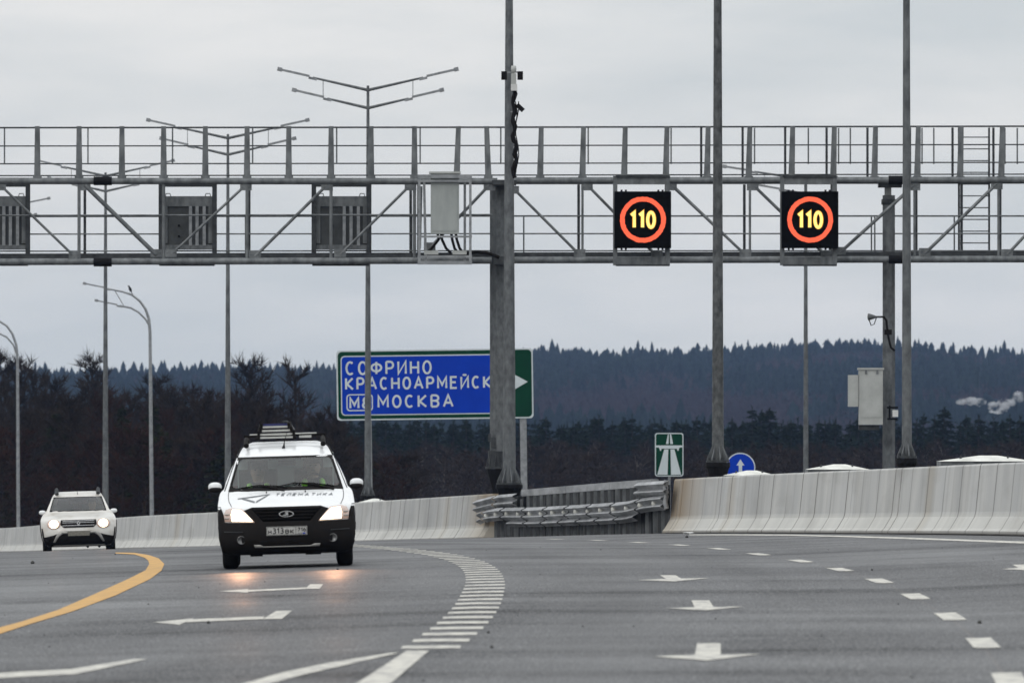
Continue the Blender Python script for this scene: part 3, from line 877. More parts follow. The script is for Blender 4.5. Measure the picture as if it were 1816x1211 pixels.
def stroke(pts, t):
    """one mitred ribbon along a polyline"""
    n = len(pts); closed = n > 3 and (Vector(pts[0]) - Vector(pts[-1])).length < 1e-6
    L_, R_ = [], []
    for i in range(n):
        a = Vector(pts[i - 1]) if i else (Vector(pts[-2]) if closed else None); p = Vector(pts[i]); b = Vector(pts[i + 1]) if i < n - 1 else (Vector(pts[1]) if closed else None)
        d1 = (p - a).normalized() if a is not None else None; d2 = (b - p).normalized() if b is not None else None
        d1 = d1 or d2; d2 = d2 or d1
        m = (d1 + d2); m = m.normalized() if m.length > .05 else d1
        nrm = Vector((-m.y, m.x)); k = t / 2 / max(.45, nrm.dot(Vector((-d1.y, d1.x))))
        L_.append(p + nrm * k); R_.append(p - nrm * k)
    return L_ + R_, [(i, i + 1, i + 1 + n, i + n) for i in range(n - 1)]
def lettering(txt, x0, x1, z0, z1, t, shear=0., gap=.26, aspect=None):
    """stroke lettering fitted to a box; every stroke sits a hair in front of the one before"""
    total = sum(GL[c][0] for c in txt) + gap * (len(txt) - 1)
    h = z1 - z0; sx = (x1 - x0 - t) / total; sz = h - t
    vs, fs, X = [], [], x0 + t / 2
    for c in txt:
        w, pl_ = GL[c]
        for j, p in enumerate(pl_):
            v, f = stroke([(X + q[0] * sx + shear * q[1] * h, z0 + t / 2 + q[1] * sz) for q in p], t)
            k = len(vs); vs += [(q.x, -.0012 * j, q.y) for q in v]; fs += [tuple(i + k for i in g) for g in f]
        X += (w + gap) * sx
    return vs, fs

def disc(mb, c, r0, r1, y, n=48, jag=0.):
    vs = []
    for k in range(n):
        a = 2 * PI * k / n
        for r in (r0, r1):
            rr = r * (1 + random.uniform(-jag, jag))
            vs.append((c[0] + rr * math.cos(a), y, c[1] + rr * math.sin(a)))
    mb.add(vs, [(2 * k, 2 * ((k + 1) % n), 2 * ((k + 1) % n) + 1, 2 * k + 1) for k in range(n)])

PXM = GD / F
def speed_sign(cx, cy, label):
    c = at(cx, cy, GD - .75)
    root = thing('speed_limit_sign', label, 'sign', c, group='lit speed limit signs on the gantry')
    h = 50 * PXM
    mb = MB(); mb.box((0, 0, 0), (2 * h, .28, 2 * h)); mb.build('panel', 'screen_black', root)
    mb = MB(); disc(mb, (0, -.0), 32.3 * PXM, 40.5 * PXM, -.150, 90, .012); mb.build('red_ring', 'led_red', root, fix=False)
    vs, fs = lettering('110', -23 * PXM, 22.5 * PXM, -16 * PXM, 15.5 * PXM, 4.9 * PXM, gap=.40)
    mb = MB(); mb.add([(p[0], p[1] - .153, p[2]) for p in vs], fs); mb.build('numerals', 'led_yellow', root, fix=False)
    vs, fs = lettering('110', -24 * PXM, 23.5 * PXM, -16.8 * PXM, 16.3 * PXM, 6.3 * PXM, gap=.40)
    mb = MB(); mb.add([(p[0], p[1] * .2 - .1485, p[2]) for p in vs], fs); mb.build('numeral_edge', 'led_orange', root, fix=False)
    # carrier frame
    for s in (-1, 1):
        mb = MB(); mb.bar((s * h * .93 - .03, .20, 28 * PXM + h), (s * h * .93 - .03, .20, -h - 30 * PXM), .11, .12); mb.build('frame_upright', 'steel', root)
    mb = MB(); mb.bar((-h * .9, .22, h + 20 * PXM), (h * .9, .22, h + 20 * PXM), .20, .1, up=(0, 1, 0)); mb.build('frame_crossbar', 'steel', root)
    mb = MB(); mb.bar((-h * .9, .22, -h - 23 * PXM), (h * .9, .22, -h - 23 * PXM), .22, .1, up=(0, 1, 0)); mb.build('frame_crossbar', 'steel', root)
    mb = MB(); mb.bar((-h * .95, .2, h + 27.5 * PXM), (h * .95, .2, h + 27.5 * PXM), .05, .2, up=(0, 1, 0)); mb.build('frame_crossbar', 'steel_dark', root)
    mb = MB(); mb.bar((-h * .95, .2, -h - 30 * PXM), (h * .95, .2, -h - 30 * PXM), .04, .25, up=(0, 1, 0)); mb.build('frame_crossbar', 'steel_dark', root)
    for s in (-.75, -.6, .55, .7):
        MB().box((s * h, .0, h + .02), (.05, .12, .05)).build('lifting_lug', 'black_steel', root)
        MB().box((s * h, .0, -h - .02), (.05, .12, .05)).build('lifting_lug', 'black_steel', root)
    return root
speed_sign(1140, 390, 'lit speed sign reading 110, just left of the thick lamp post')
speed_sign(1436.5, 390, 'lit speed sign reading 110, the one nearer the right edge')

def back_sign(x0, x1, y0, y1, label):
    cx, cy = (x0 + x1) / 2, (y0 + y1) / 2
    c = at(cx, cy, GD + 1.2)
    root = thing('sign_box', label, 'sign back', c, group='sign boxes seen from behind on the gantry')
    w, h = (x1 - x0) * PXM / 2, (y1 - y0) * PXM / 2
    MB().box((0, .1, 0), (2 * w, .25, 2 * h)).build('casing', 'sign_back', root)
    # rim of the back
    mb = MB()
    mb.box((0, -.05, h - .13), (2 * w * .96, .06, .26)); mb.box((0, -.05, -h + .06), (2 * w * .96, .06, .12))
    mb.box((-w + .12, -.052, -.02), (.16, .055, 2 * h - .36)); mb.box((w - .09, -.052, -.02), (.14, .055, 2 * h - .36))
    mb.build('rim', 'steel', root)
    for q in (.12, .36, .62):
        MB().box((w * q, -.075, -.08), (.08, .06, 2 * h * .74)).build('stiffener', 'steel_light', root)
    for q in ((-.3, -.1), (-.3, -.5)):
        MB().box((w * q[0], -.045, h * q[1]), (.05, .03, .05)).build('bolt', 'black_steel', root)
    for s in (-.95, 1.0):
        MB().bar((s * w, -.15, h + 30 * PXM), (s * w, -.15, -h - 25 * PXM), .12, .08).build('frame_upright', 'steel_dark', root)
    MB().bar((-w, -.13, h + 20 * PXM), (w, -.13, h + 20 * PXM), .10, .1, up=(0, 1, 0)).build('frame_crossbar', 'steel_dark', root)
    MB().bar((-w, -.2, -h - 27 * PXM), (w, -.2, -h - 27 * PXM), .06, .5, up=(0, 1, 0)).build('frame_crossbar', 'steel_dark', root)
    for s in (-.7, .75):
        MB().tube([(s * w - .07, 0, h), (s * w - .05, 0, h + .07), (s * w + .05, 0, h + .07), (s * w + .07, 0, h)], .014, 6).build('lifting_eye', 'steel_light', root)
    return root
back_sign(283, 381, 348, 443, 'grey sign box seen from behind, on the gantry above the white estate car')
back_sign(554, 655, 348, 443, 'grey sign box seen from behind, nearest the equipment cabinet on the gantry')
back_sign(-48, 50, 348, 443, 'grey sign box seen from behind, cut by the left edge on the gantry')

# --- equipment cabinet in its cage
cc = at(789, 362, GD - 1.0)
cab = thing('equipment_cabinet', 'pale grey equipment cabinet in a steel cage with hanging cables left of the gantry column', 'cabinet', cc)
def K(x, y): return ((x - 789) * PXM, (362 - y) * PXM)
mb = MB(); mb.box((0, 0, 0), (50 * PXM, .45, 106 * PXM)); mb.build('case', 'cabinet', cab)
mb = MB(); mb.box((.0, 0, 55 * PXM), (56 * PXM, .55, .05)); mb.build('roof', 'cabinet_light', cab)
MB().box((0, -.232, 0), (44 * PXM, .012, 96 * PXM)).build('door', 'cabinet', cab)
for x in (744, 752, 824, 834):
    a, b = K(x, 318), K(x + (3 if x in (752,) else 0), 466)
    MB().bar((a[0], -.3 if x in (744, 834) else .3, a[1]), (b[0], -.3 if x in (744, 834) else .3, b[1]), .065).build('cage_upright', 'steel_light', cab)
for y in (314, 322, 420, 455, 466):
    a, b = K(741, y), K(837, y)
    MB().bar((a[0], -.31, a[1]), (b[0], -.31, b[1]), .05 if y not in (314, 466) else .09).build('cage_bar', 'steel_light', cab)
MB().bar((K(765, 330)[0] - .25, .3, K(0, 330)[1]), (K(745, 440)[0], .3, K(0, 440)[1]), .05).build('cage_brace', 'steel', cab)
for i_, (x, e) in enumerate(((776, 756), (782, 800), (800, 812), (808, 822))):
    pts = [K(x, 413), K(x + 2, 425), K((x + e) / 2, 440), K(e, 449)]
    MB().tube([(p[0], -.1, p[1]) for p in pts], .035, 8).build('cable', 'black_plastic', cab)
for x in (765, 815):
    p = K(x, 448); MB().box((p[0], -.15, p[1]), (.36, .2, .1)).build('cable_box', 'cabinet_light', cab)
pts = [K(822, 449), K(845, 446), K(868, 449), K(885, 456)]
MB().tube([(p[0], .2, p[1]) for p in pts], .045, 8).build('cable', 'black_plastic', cab)

# --- devices on the middle post
DP = 210.6
def dev(name, label, cat, x, y, D=DP, group=None): return thing(name, label, cat, at(x, y, D), group=group)
q = DP / F
tcam = dev('traffic_camera', 'white traffic camera unit with two black lamps high on the thick middle post', 'camera', 911, 138)
MB().lathe([(0, .30), (.06, .29), (.07, .2), (.05, .12), (.0, .1)], (0, -.1, 0), n=12).build('dome', 'cabinet_light', tcam)
MB().box((0, -.1, -.04), (.13, .2, .28)).build('housing', 'cabinet_light', tcam)
MB().box((.01, -.1, -.25), (.16, .22, .16)).build('housing_base', 'white_paint', tcam)
for x in (-17, 11.5):
    MB().box((x * q, -.05, .05), (.14, .16, .21)).build('floodlight', 'black_plastic', tcam)
MB().bar((-17 * q, 0.05, .14), (12 * q, .05, .14), .03).build('bracket', 'steel_light', tcam)
scam = dev('small_camera', 'small black camera tilted down on the thick middle post below the traffic camera', 'camera', 921, 190)
MB().bar((-.06, 0, .06), (.10, 0, -.09), .11, .1).build('housing', 'black_plastic', scam)
MB().bar((-.22, .05, -.12), (.0, 0, -.08), .03).build('bracket', 'steel_light', scam)
cbl = thing('cable_bundle', 'thick black cable bundle running down the right side of the middle post', 'cable', at(912, 240, DP))
mb = MB(); pts = []
for k in range(20):
    y = 158 + k * 8.3
    pts.append(at(911.5 + 2.2 * math.sin(k * 1.7) + (3 if 11 < k < 16 else 0), y, DP) - cbl.location)
mb.tube(pts, [.045 + .02 * abs(math.sin(k * 2.1)) for k in range(20)], 8); mb.build('trunk_cable', 'black_plastic', cbl)
for i_ in range(2):
    pts = [at(914 + i_ * 3 + 3 * math.sin(k * .9 + i_), 180 + k * 12, DP) - cbl.location for k in range(12)]
    MB().tube(pts, .014, 6).build('loose_wire', 'black_plastic', cbl)
jb = dev('junction_box', 'black junction box on the cables of the middle post level with the upper railing', 'junction box', 915, 262)
MB().box((0, 0, 0), (.10, .12, .16)).build('box', 'black_plastic', jb); MB().box((.005, 0, -.24), (.08, .1, .18)).build('lower_box', 'black_plastic', jb)
MB().box((0, -.065, 0), (.08, .01, .13)).build('lid', 'black_steel', jb)

# --- devices on the right column
DQ = GD - .1
qc = thing('roadside_cabinet', 'pale grey cabinet with an open side door bolted to the right gantry column', 'cabinet', at(1541, 705, DQ))
z = DQ / F
MB().box((3 * z, 0, 1 * z), (42 * z, .5, 98 * z)).build('case', 'cabinet_light', qc)
MB().box((3 * z, -.005, 49.5 * z + .02), (46 * z, .55, .05)).build('roof', 'cabinet_light', qc)
MB().box((4 * z, -.256, 4 * z), (36 * z, .012, 78 * z)).build('door', 'cabinet_light', qc)
MB().box((-28 * z, -.02, 12 * z), (18 * z, .35, 56 * z)).build('side_box', 'cabinet_light', qc)
for s in (-6, 14): MB().box((s * z, -.27, 45 * z), (.05, .04, .09)).build('hinge', 'steel', qc)
MB().box((0, 0, -53 * z), (36 * z, .3, .12)).build('bracket', 'steel_dark', qc)
hc = thing('horn_speaker', 'small horn shaped device on a short arm left of the right gantry column', 'loudspeaker', at(1545, 562, DQ))
MB().lathe([(.0, -.10), (.09, -.08), (.09, -.06), (.06, .04), (.03, .12), (0, .12)], (0, 0, 0), axis='X', n=12).build('horn', 'steel', hc)
MB().tube([(.1, 0, 0), (.2, .0, .0), (.36, 0, 0)], .025, 8).build('arm', 'steel_dark', hc)
MB().tube([(-.05, 0, -.08), (0, 0, -.22), (.08, 0, -.18), (.14, 0, 0)], .014, 6).build('cable', 'black_plastic', hc)
cb2 = thing('column_cable', 'black cable with a small box running down the right gantry column', 'cable', at(1572, 590, DQ - .25))
def Q(x, y): return at(x, y, DQ - .25) - cb2.location
MB().tube([Q(1566, 561), Q(1572, 568), Q(1574, 588), Q(1576, 600), Q(1580, 616), Q(1587, 622)], .03, 8).build('cable', 'black_plastic', cb2)
MB().box(Q(1575, 589), (.19, .1, .13)).build('box', 'black_plastic', cb2)
sc = thing('small_cabinet', 'small white device in a black bracket low on the right gantry column', 'device box', at(1586, 733, DQ - .3))
MB().box((.02, -.1, 0), (.14, .12, .17)).build('case', 'white_paint', sc)
MB().box((-.05, 0, .15), (.28, .16, .05)).build('bracket', 'black_steel', sc); MB().box((-.05, 0, -.14), (.26, .16, .05)).build('bracket', 'black_steel', sc)
MB().bar((-.12, 0, .2), (-.12, 0, -.16), .05).build('bracket', 'black_steel', sc)

# ------------------------------------------------------------------ road signs
def rr(x0, x1, z0, z1, r, n=5):
    pts = []
    for cx, cz, a0 in ((x1 - r, z1 - r, 0), (x0 + r, z1 - r, 90), (x0 + r, z0 + r, 180), (x1 - r, z0 + r, 270)):
        for k in range(n + 1):
            a = R(a0 + 90 * k / n); pts.append((cx + r * math.cos(a), cz + r * math.sin(a)))
    return pts
DS = 255.; s_ = DS / F
c = at(771, 681, DS)
big = thing('direction_sign', 'large blue and green direction sign listing three towns in white letters', 'road sign', c, rz=R(0), ry=R(-.75))
def S(x, y): return ((x - 771) * s_, (681 - y) * s_)
def sheet(root, poly, y, name, m, th=.004):
    MB().prism(poly, y, y + th).build(name, m, root)
a, b = S(597, 743.5), S(945.5, 619.5)
sheet(big, rr(a[0], b[0], a[1], b[1], .10), -.0, 'panel', 'sign_white', .06)
a, b = S(599.5, 741), S(943, 622)
sheet(big, rr(a[0], b[0], a[1], b[1], .12), -.006, 'green_field', 'sign_green')
a, b = S(604.5, 735), S(906, 629)
sheet(big, rr(a[0], b[0], a[1], b[1], .12), -.012, 'inner_border', 'sign_white')
a, b = S(606.5, 733), S(904, 631)
sheet(big, rr(a[0], b[0], a[1], b[1], .10), -.018, 'blue_field', 'sign_blue')
def sign_text(root, t_, x0, x1, y1, y0, th):
    (X0, Z0), (X1, Z1) = S(x0, y1), S(x1, y0)
    vs, fs = lettering(t_, X0, X1, Z0, Z1, th * s_, gap=.42)
    mb = MB(); mb.add([(p[0], p[1] - .022, p[2]) for p in vs], fs)
    return mb.build('lettering', 'sign_white', root, fix=False)
sign_text(big, 'СОФРИНО', 613, 766, 663.5, 638.5, 3.6)
sign_text(big, 'КРАСНОАРМЕЙСК', 612, 872, 690, 667, 3.6)
sign_text(big, 'МОСКВА', 669, 804, 722.5, 699, 3.6)
sign_text(big, 'М8', 619, 656, 723.5, 702, 3.8)
a, b = S(614, 727), S(661, 697); a2_, b2_ = S(616, 725), S(659, 699)
o_, i2 = rr(a[0], b[0], a[1], b[1], .10), rr(a2_[0], b2_[0], a2_[1], b2_[1], .08)
mb = MB(); n_ = len(o_)
mb.add([(p[0], -.022, p[1]) for p in o_] + [(p[0], -.022, p[1]) for p in i2], [(k_, (k_ + 1) % n_, (k_ + 1) % n_ + n_, k_ + n_) for k_ in range(n_)])
mb.build('route_frame', 'sign_white', big, fix=False)
t = [S(911, 665), S(936, 679), S(911, 693)]
sheet(big, t, -.012, 'arrow', 'sign_white')
for x in (652, 927):
    X = S(x, 0)[0]
    gz = -bar_h(DS) - c.z
    mb = MB(); mb.box((X, .14, (gz + .9) / 2), (.20, .16, .9 - gz)); mb.build('post', 'steel_light', big)

mw = thing('motorway_sign', 'small green motorway sign with white bridge and road symbol by the end of the guardrail', 'road sign', at(1187, 806, 262))
s2 = 262 / F
def S2(x, y): return ((x - 1187) * s2, (806 - y) * s2)
a, b = S2(1161.5, 844.5), S2(1212, 767.5); sheet(mw, rr(a[0], b[0], a[1], b[1], .08), 0, 'panel', 'sign_white', .04)
a, b = S2(1163.3, 842.7), S2(1210.2, 769.3); sheet(mw, rr(a[0], b[0], a[1], b[1], .065), -.006, 'green_field', 'sign_green')
sym = MB()
for poly in ([(1186, 770), (1184.5, 770), (1181, 787), (1185.6, 787)], [(1190.2, 770), (1188, 770), (1188.4, 787), (1193.8, 787)],
             [(1163, 789.5), (1210.5, 789.5), (1210.5, 793.2), (1163, 793.2)], [(1168, 793.2), (1205.5, 793.2), (1204, 795.4), (1169.5, 795.4)],
             [(1169.5, 795), (1173.2, 795), (1172.4, 799), (1170.6, 799)], [(1200.5, 795), (1204.2, 795), (1203.3, 799), (1201.4, 799)],
             [(1178, 796.5), (1185.2, 796.5), (1183.8, 841.5), (1165.5, 841.5)], [(1189, 796.5), (1196, 796.5), (1208, 841.5), (1190, 841.5)]):
    sym.prism([S2(*p) for p in poly], -.012, -.0075)
sym.build('symbol', 'sign_white', mw)
MB().tube([(0, .08, .5), (0, .08, -bar_h(262) + 6 * s2 + .0)], .04, 8).build('post', 'steel_light', mw)

rb = thing('arrow_sign', 'round blue sign with a white arrow up, half hidden behind the barrier', 'road sign', at(1313, 829, 250))
s3 = 250 / F
MB().lathe([(0, -.0), (26.5 * s3, 0), (26.5 * s3, .03), (0, .03)], axis='Y', n=40, smooth=False).build('panel', 'sign_white', rb)
mb = MB(); vs = [(24.5 * s3 * math.cos(2 * PI * k / 40), -.004, 24.5 * s3 * math.sin(2 * PI * k / 40)) for k in range(40)]; mb.add(vs, [tuple(range(40))]); mb.build('blue_field', 'sign_blue', rb)
ar = [(0, 15), (7, 4), (3, 4), (3, -14), (-3, -14), (-3, 4), (-7, 4)]
MB().prism([(p[0] * s3, p[1] * s3) for p in ar], -.011, -.006).build('arrow', 'sign_white', rb)
MB().tube([(0, .07, .3), (0, .07, -2.6)], .035, 8).build('post', 'steel_light', rb)


M['lamp_off'] = mat('lamp_off', (.10, .10, .10), (.05, .05, .05), .15, 0, coat=1)
M['tail_red'] = mat('tail_red', (.25, .01, .01), None, .3)
M['sign_blue_dark'] = mat('strap_blue', (.01, .015, .10), None, .5)
M['ink_stone'] = mat('grit_dark', (.03, .03, .03), (.06, .06, .055), .9)
# ------------------------------------------------------------------ cars
def ellipsoid(mb, c, r, n=14, m=10, p=1.):
    vs = []
    sg = lambda v: math.copysign(abs(v) ** p, v)
    for i in range(m + 1):
        th = PI * i / m
        for k in range(n):
            a = 2 * PI * k / n
            vs.append((c[0] + r[0] * sg(math.sin(th)) * sg(math.cos(a)), c[1] + r[1] * sg(math.sin(th)) * sg(math.sin(a)), c[2] + r[2] * sg(math.cos(th))))
    fs = [(i * n + k, i * n + (k + 1) % n, (i + 1) * n + (k + 1) % n, (i + 1) * n + k) for i in range(m) for k in range(n)]
    return mb.add(vs, fs, True)

def clip_cell(poly, x0, x1, z0, z1):
    for ax, lim, sgn in ((0, x0, 1), (0, x1, -1), (1, z0, 1), (1, z1, -1)):
        out = []
        if not poly: return []
        for i in range(len(poly)):
            a, b = poly[i - 1], poly[i]
            da, db = (a[ax] - lim) * sgn, (b[ax] - lim) * sgn
            if da >= 0: out.append(a)
            if (da >= 0) != (db >= 0):
                t = da / (da - db); out.append((a[0] + (b[0] - a[0]) * t, a[1] + (b[1] - a[1]) * t))
        poly = out
    return poly

def inside(pt, poly):
    x, y = pt; c = False
    for i in range(len(poly)):
        a, b = poly[i - 1], poly[i]
        if (a[1] > y) != (b[1] > y) and x < (b[0] - a[0]) * (y - a[1]) / (b[1] - a[1]) + a[0]: c = not c
    return c

class Car:
    """front of the car is a height field y(x, z); the flanks run back from its outline"""
    def __init__(s, root, rows, L, white):
        s.root = root; s.L = L; s.white = white
        s.y0 = spline([(r[0], r[1]) for r in rows]); s.w = spline([(r[0], r[2]) for r in rows]); s.b = spline([(r[0], r[3]) for r in rows])
        s.z0, s.z1 = rows[0][0], rows[-1][0]
    def Y(s, x, z):
        z = min(max(z, s.z0), s.z1)
        return s.y0(z) + s.b(z) * min(abs(x) / s.w(z), 1.15) ** 3
    def side(s, z, t, sgn=1, off=0.):
        w = s.w(z); ya = s.y0(z) + s.b(z); yb = s.L(z)
        y = ya + (yb - ya) * t
        bul = 1 + .012 * math.sin(PI * min(t * 1.3, 1)) - .07 * max(0, t - .75) / .25
        return Vector((sgn * (w * bul + off), y, z))
    def shell(s, hole, arches, windows, nz=56):
        zs = list(np.linspace(s.z0, s.z1, nz))
        us = [-1, -.985, -.96, -.92, -.87] + list(np.linspace(-.8, .8, 33)) + [.87, .92, .96, .985, 1]
        mb = MB()
        idx = {}; vs = []
        def V(key, p):
            if key not in idx: idx[key] = len(vs); vs.append(p)
            return idx[key]
        fs = []
        for i in range(nz - 1):
            for j in range(len(us) - 1):
                za, zb = zs[i], zs[i + 1]
                cx = (us[j] + us[j + 1]) / 2 * s.w((za + zb) / 2); cz = (za + zb) / 2
                if inside((cx, cz), hole): continue
                q = []
                for (ii, jj) in ((i, j), (i, j + 1), (i + 1, j + 1), (i + 1, j)):
                    x = us[jj] * s.w(zs[ii]); q.append(V(('f', ii, jj), Vector((x, s.Y(x, zs[ii]), zs[ii]))))
                fs.append(q)
        nt = 46; nu = len(us)
        def side_v(i, k, sg):
            if k == 0: return V(('f', i, nu - 1 if sg > 0 else 0), Vector((sg * s.w(zs[i]), s.Y(s.w(zs[i]), zs[i]), zs[i])))
            return V(('s', i, k, sg), s.side(zs[i], k / nt, sg))
        for sg in (-1, 1):
            for i in range(nz - 1):
                for k in range(nt):
                    p = (s.side(zs[i], k / nt, sg) + s.side(zs[i + 1], (k + 1) / nt, sg)) / 2
                    if any(math.hypot(p.y - ay, p.z - az) < r for ay, az, r in arches): continue
                    if any(a < p.y < b and c < p.z < d for a, b, c, d in windows): continue
                    fs.append([side_v(i, k, sg), side_v(i, k + 1, sg), side_v(i + 1, k + 1, sg), side_v(i + 1, k, sg)])
        # lid and tail
        for j in range(nu - 1):
            q = []
            for jj in (j, j + 1):
                x = us[jj] * s.w(s.z1)
                q.append(V(('f', nz - 1, jj), Vector((x, s.Y(x, s.z1), s.z1))))
            e = s.side(s.z1, 1.).x
            q += [V(('r', nz - 1, jj), Vector((us[jj] * e, s.L(s.z1), s.z1))) for jj in (j + 1, j)]
            fs.append(q)
        for i in range(nz - 1):
            if 1.02 < zs[i] < 1.4: rear_open = True
            else: rear_open = False
            for j in range(nu - 1):
                if rear_open and abs((us[j] + us[j + 1]) / 2) < .8: continue
                q = []
                for ii, jj in ((i, j), (i, j + 1), (i + 1, j + 1), (i + 1, j)):
                    e = s.side(zs[ii], 1.).x
                    q.append(V(('r', ii, jj), Vector((us[jj] * e, s.L(zs[ii]), zs[ii]))))
                fs.append(q)
        me = bpy.data.meshes.new('body')
        me.from_pydata([tuple(v) for v in vs], [], fs)
        bm = bmesh.new(); bm.from_mesh(me); bmesh.ops.remove_doubles(bm, verts=bm.verts, dist=1e-4); bmesh.ops.recalc_face_normals(bm, faces=bm.faces)
        for f in bm.faces: f.smooth = True
        bm.to_mesh(me); bm.free()
        return link('body', me, s.white, s.root)
    def patch(s, name, poly, m, off=.006, cell=.04, skirt=.02, parent=None, smooth=True):
        xs = [p[0] for p in poly]; zs = [p[1] for p in poly]
        mb = MB()
        x = min(xs)
        nx, nz = max(1, int((max(xs) - min(xs)) / cell)), max(1, int((max(zs) - min(zs)) / cell))
        gx, gz = np.linspace(min(xs), max(xs), nx + 1), np.linspace(min(zs), max(zs), nz + 1)
        for i in range(nx):
            for j in range(nz):
                c = clip_cell(list(poly), gx[i], gx[i + 1], gz[j], gz[j + 1])
                if len(c) < 3: continue
                mb.add([(p[0], s.Y(p[0], p[1]) - off, p[1]) for p in c], [tuple(range(len(c)))], smooth)
        me = mb.mesh(name, fix=False)
        bm = bmesh.new(); bm.from_mesh(me)
        bmesh.ops.remove_doubles(bm, verts=bm.verts, dist=2e-4)
        bmesh.ops.dissolve_degenerate(bm, edges=bm.edges, dist=1e-5)
        for f in bm.faces:
            f.normal_update()
            if f.normal.y > 0: f.normal_flip()
        if skirt:
            be = [e for e in bm.edges if e.is_boundary]
            r = bmesh.ops.extrude_edge_only(bm, edges=be)
            for g in r['geom']:
                if isinstance(g, bmesh.types.BMVert): g.co.y += skirt
                elif isinstance(g, bmesh.types.BMFace): g.smooth = False
            for f in bm.faces:
                if abs(f.normal.y) < .2: f.smooth = False
        bm.to_mesh(me); bm.free()
        return link(name, me, m, parent or s.root)
    def ring(s, name, outer, inner, m, off=.006, parent=None):
        mb = MB(); n = len(outer)
        vs = [(p[0], s.Y(p[0], p[1]) - off, p[1]) for p in outer] + [(p[0], s.Y(p[0], p[1]) - off, p[1]) for p in inner]
        back = [(v[0], v[1] + .02, v[2]) for v in vs]
        fs = [(k, (k + 1) % n, (k + 1) % n + n, k + n) for k in range(n)]
        fs += [(k, (k + 1) % n, (k + 1) % n + 2 * n, k + 2 * n) for k in range(n)] + [(k + n, (k + 1) % n + n, (k + 1) % n + 3 * n, k + 3 * n) for k in range(n)]
        return mb.add(vs + back, fs).build(name, m, parent or s.root)
    def side_band(s, name, z0, z1, ya, yb, m, off=.008, sg=1, n=14, parent=None):
        rows = []
        for z in np.linspace(z0, z1, 6):
            r = []
            for y in np.linspace(ya, yb, n):
                y_a = s.y0(z) + s.b(z); t = (y - y_a) / (s.L(z) - y_a); t = min(max(t, 0), 1)
                r.append(s.side(z, t, sg, off))
            rows.append(r)
        return grid_mesh(name, rows, m, parent=parent or s.root)

def wheel(root, x, y, r, w, sg, rim='steel_dark'):
    t = MB(); hw = w / 2
    prof = [(r * .62, -hw * .9), (r * .80, -hw), (r * .95, -hw * .9), (r, -hw * .6), (r, hw * .6), (r * .95, hw * .9), (r * .8, hw), (r * .62, hw * .9)]
    t.lathe(prof + [prof[0]], axis='X', n=32)
    o = t.build('wheel', 'rubber', root); o.location = (x, y, r)
    b = MB(); b.lathe([(0, sg * hw * .55), (.05, sg * hw * .6), (r * .3, sg * hw * .45), (r * .55, sg * hw * .5), (r * .64, sg * hw * .85), (r * .64, -sg * hw * .8), (0, -sg * hw * .8)], axis='X', n=24)
    for k in range(5):
        a = 2 * PI * k / 5
        b.bar((sg * hw * .6, math.cos(a) * .05, math.sin(a) * .05), (sg * hw * .7, math.cos(a) * r * .6, math.sin(a) * r * .6), .06, .03, up=(1, 0, 0))
    b.build('rim', rim, o)
    return o

def loop_pts(corners, per=6, rad=.05):
    """rounded polygon with the same number of points for every corner"""
    out = []; n = len(corners)
    for i in range(n):
        p0, p1, p2 = Vector(corners[i - 1]), Vector(corners[i]), Vector(corners[(i + 1) % n])
        a = p1 + (p0 - p1).normalized() * rad; b = p1 + (p2 - p1).normalized() * rad
        for k in range(per + 1):
            t = k / per
            out.append(tuple(a * (1 - t) ** 2 + p1 * 2 * t * (1 - t) + b * t * t))
        for k in range(1, 6):
            t = k / 6; out.append(tuple(b.lerp(p2 + (p1 - p2).normalized() * rad, t)))
    return out

def place_car(X, D, name, label, roll_extra=0., yaw=1.):
    z = lambda x, d: road_z(x, d)
    slope = (z(X + .75, D + .8) - z(X - .75, D + .8)) / 1.5
    pitch = (z(X, D + 3.6) - z(X, D + .8)) / 2.8
    tang = (dash_x(D + 3) - dash_x(D - 1)) / 4
    root = empty(name, (X, D, z(X, D + .8) - pitch * .8), rx=math.atan(pitch), ry=-math.atan(slope) - roll_extra, rz=-math.atan(tang) * yaw)
    return tag(root, label, 'car')

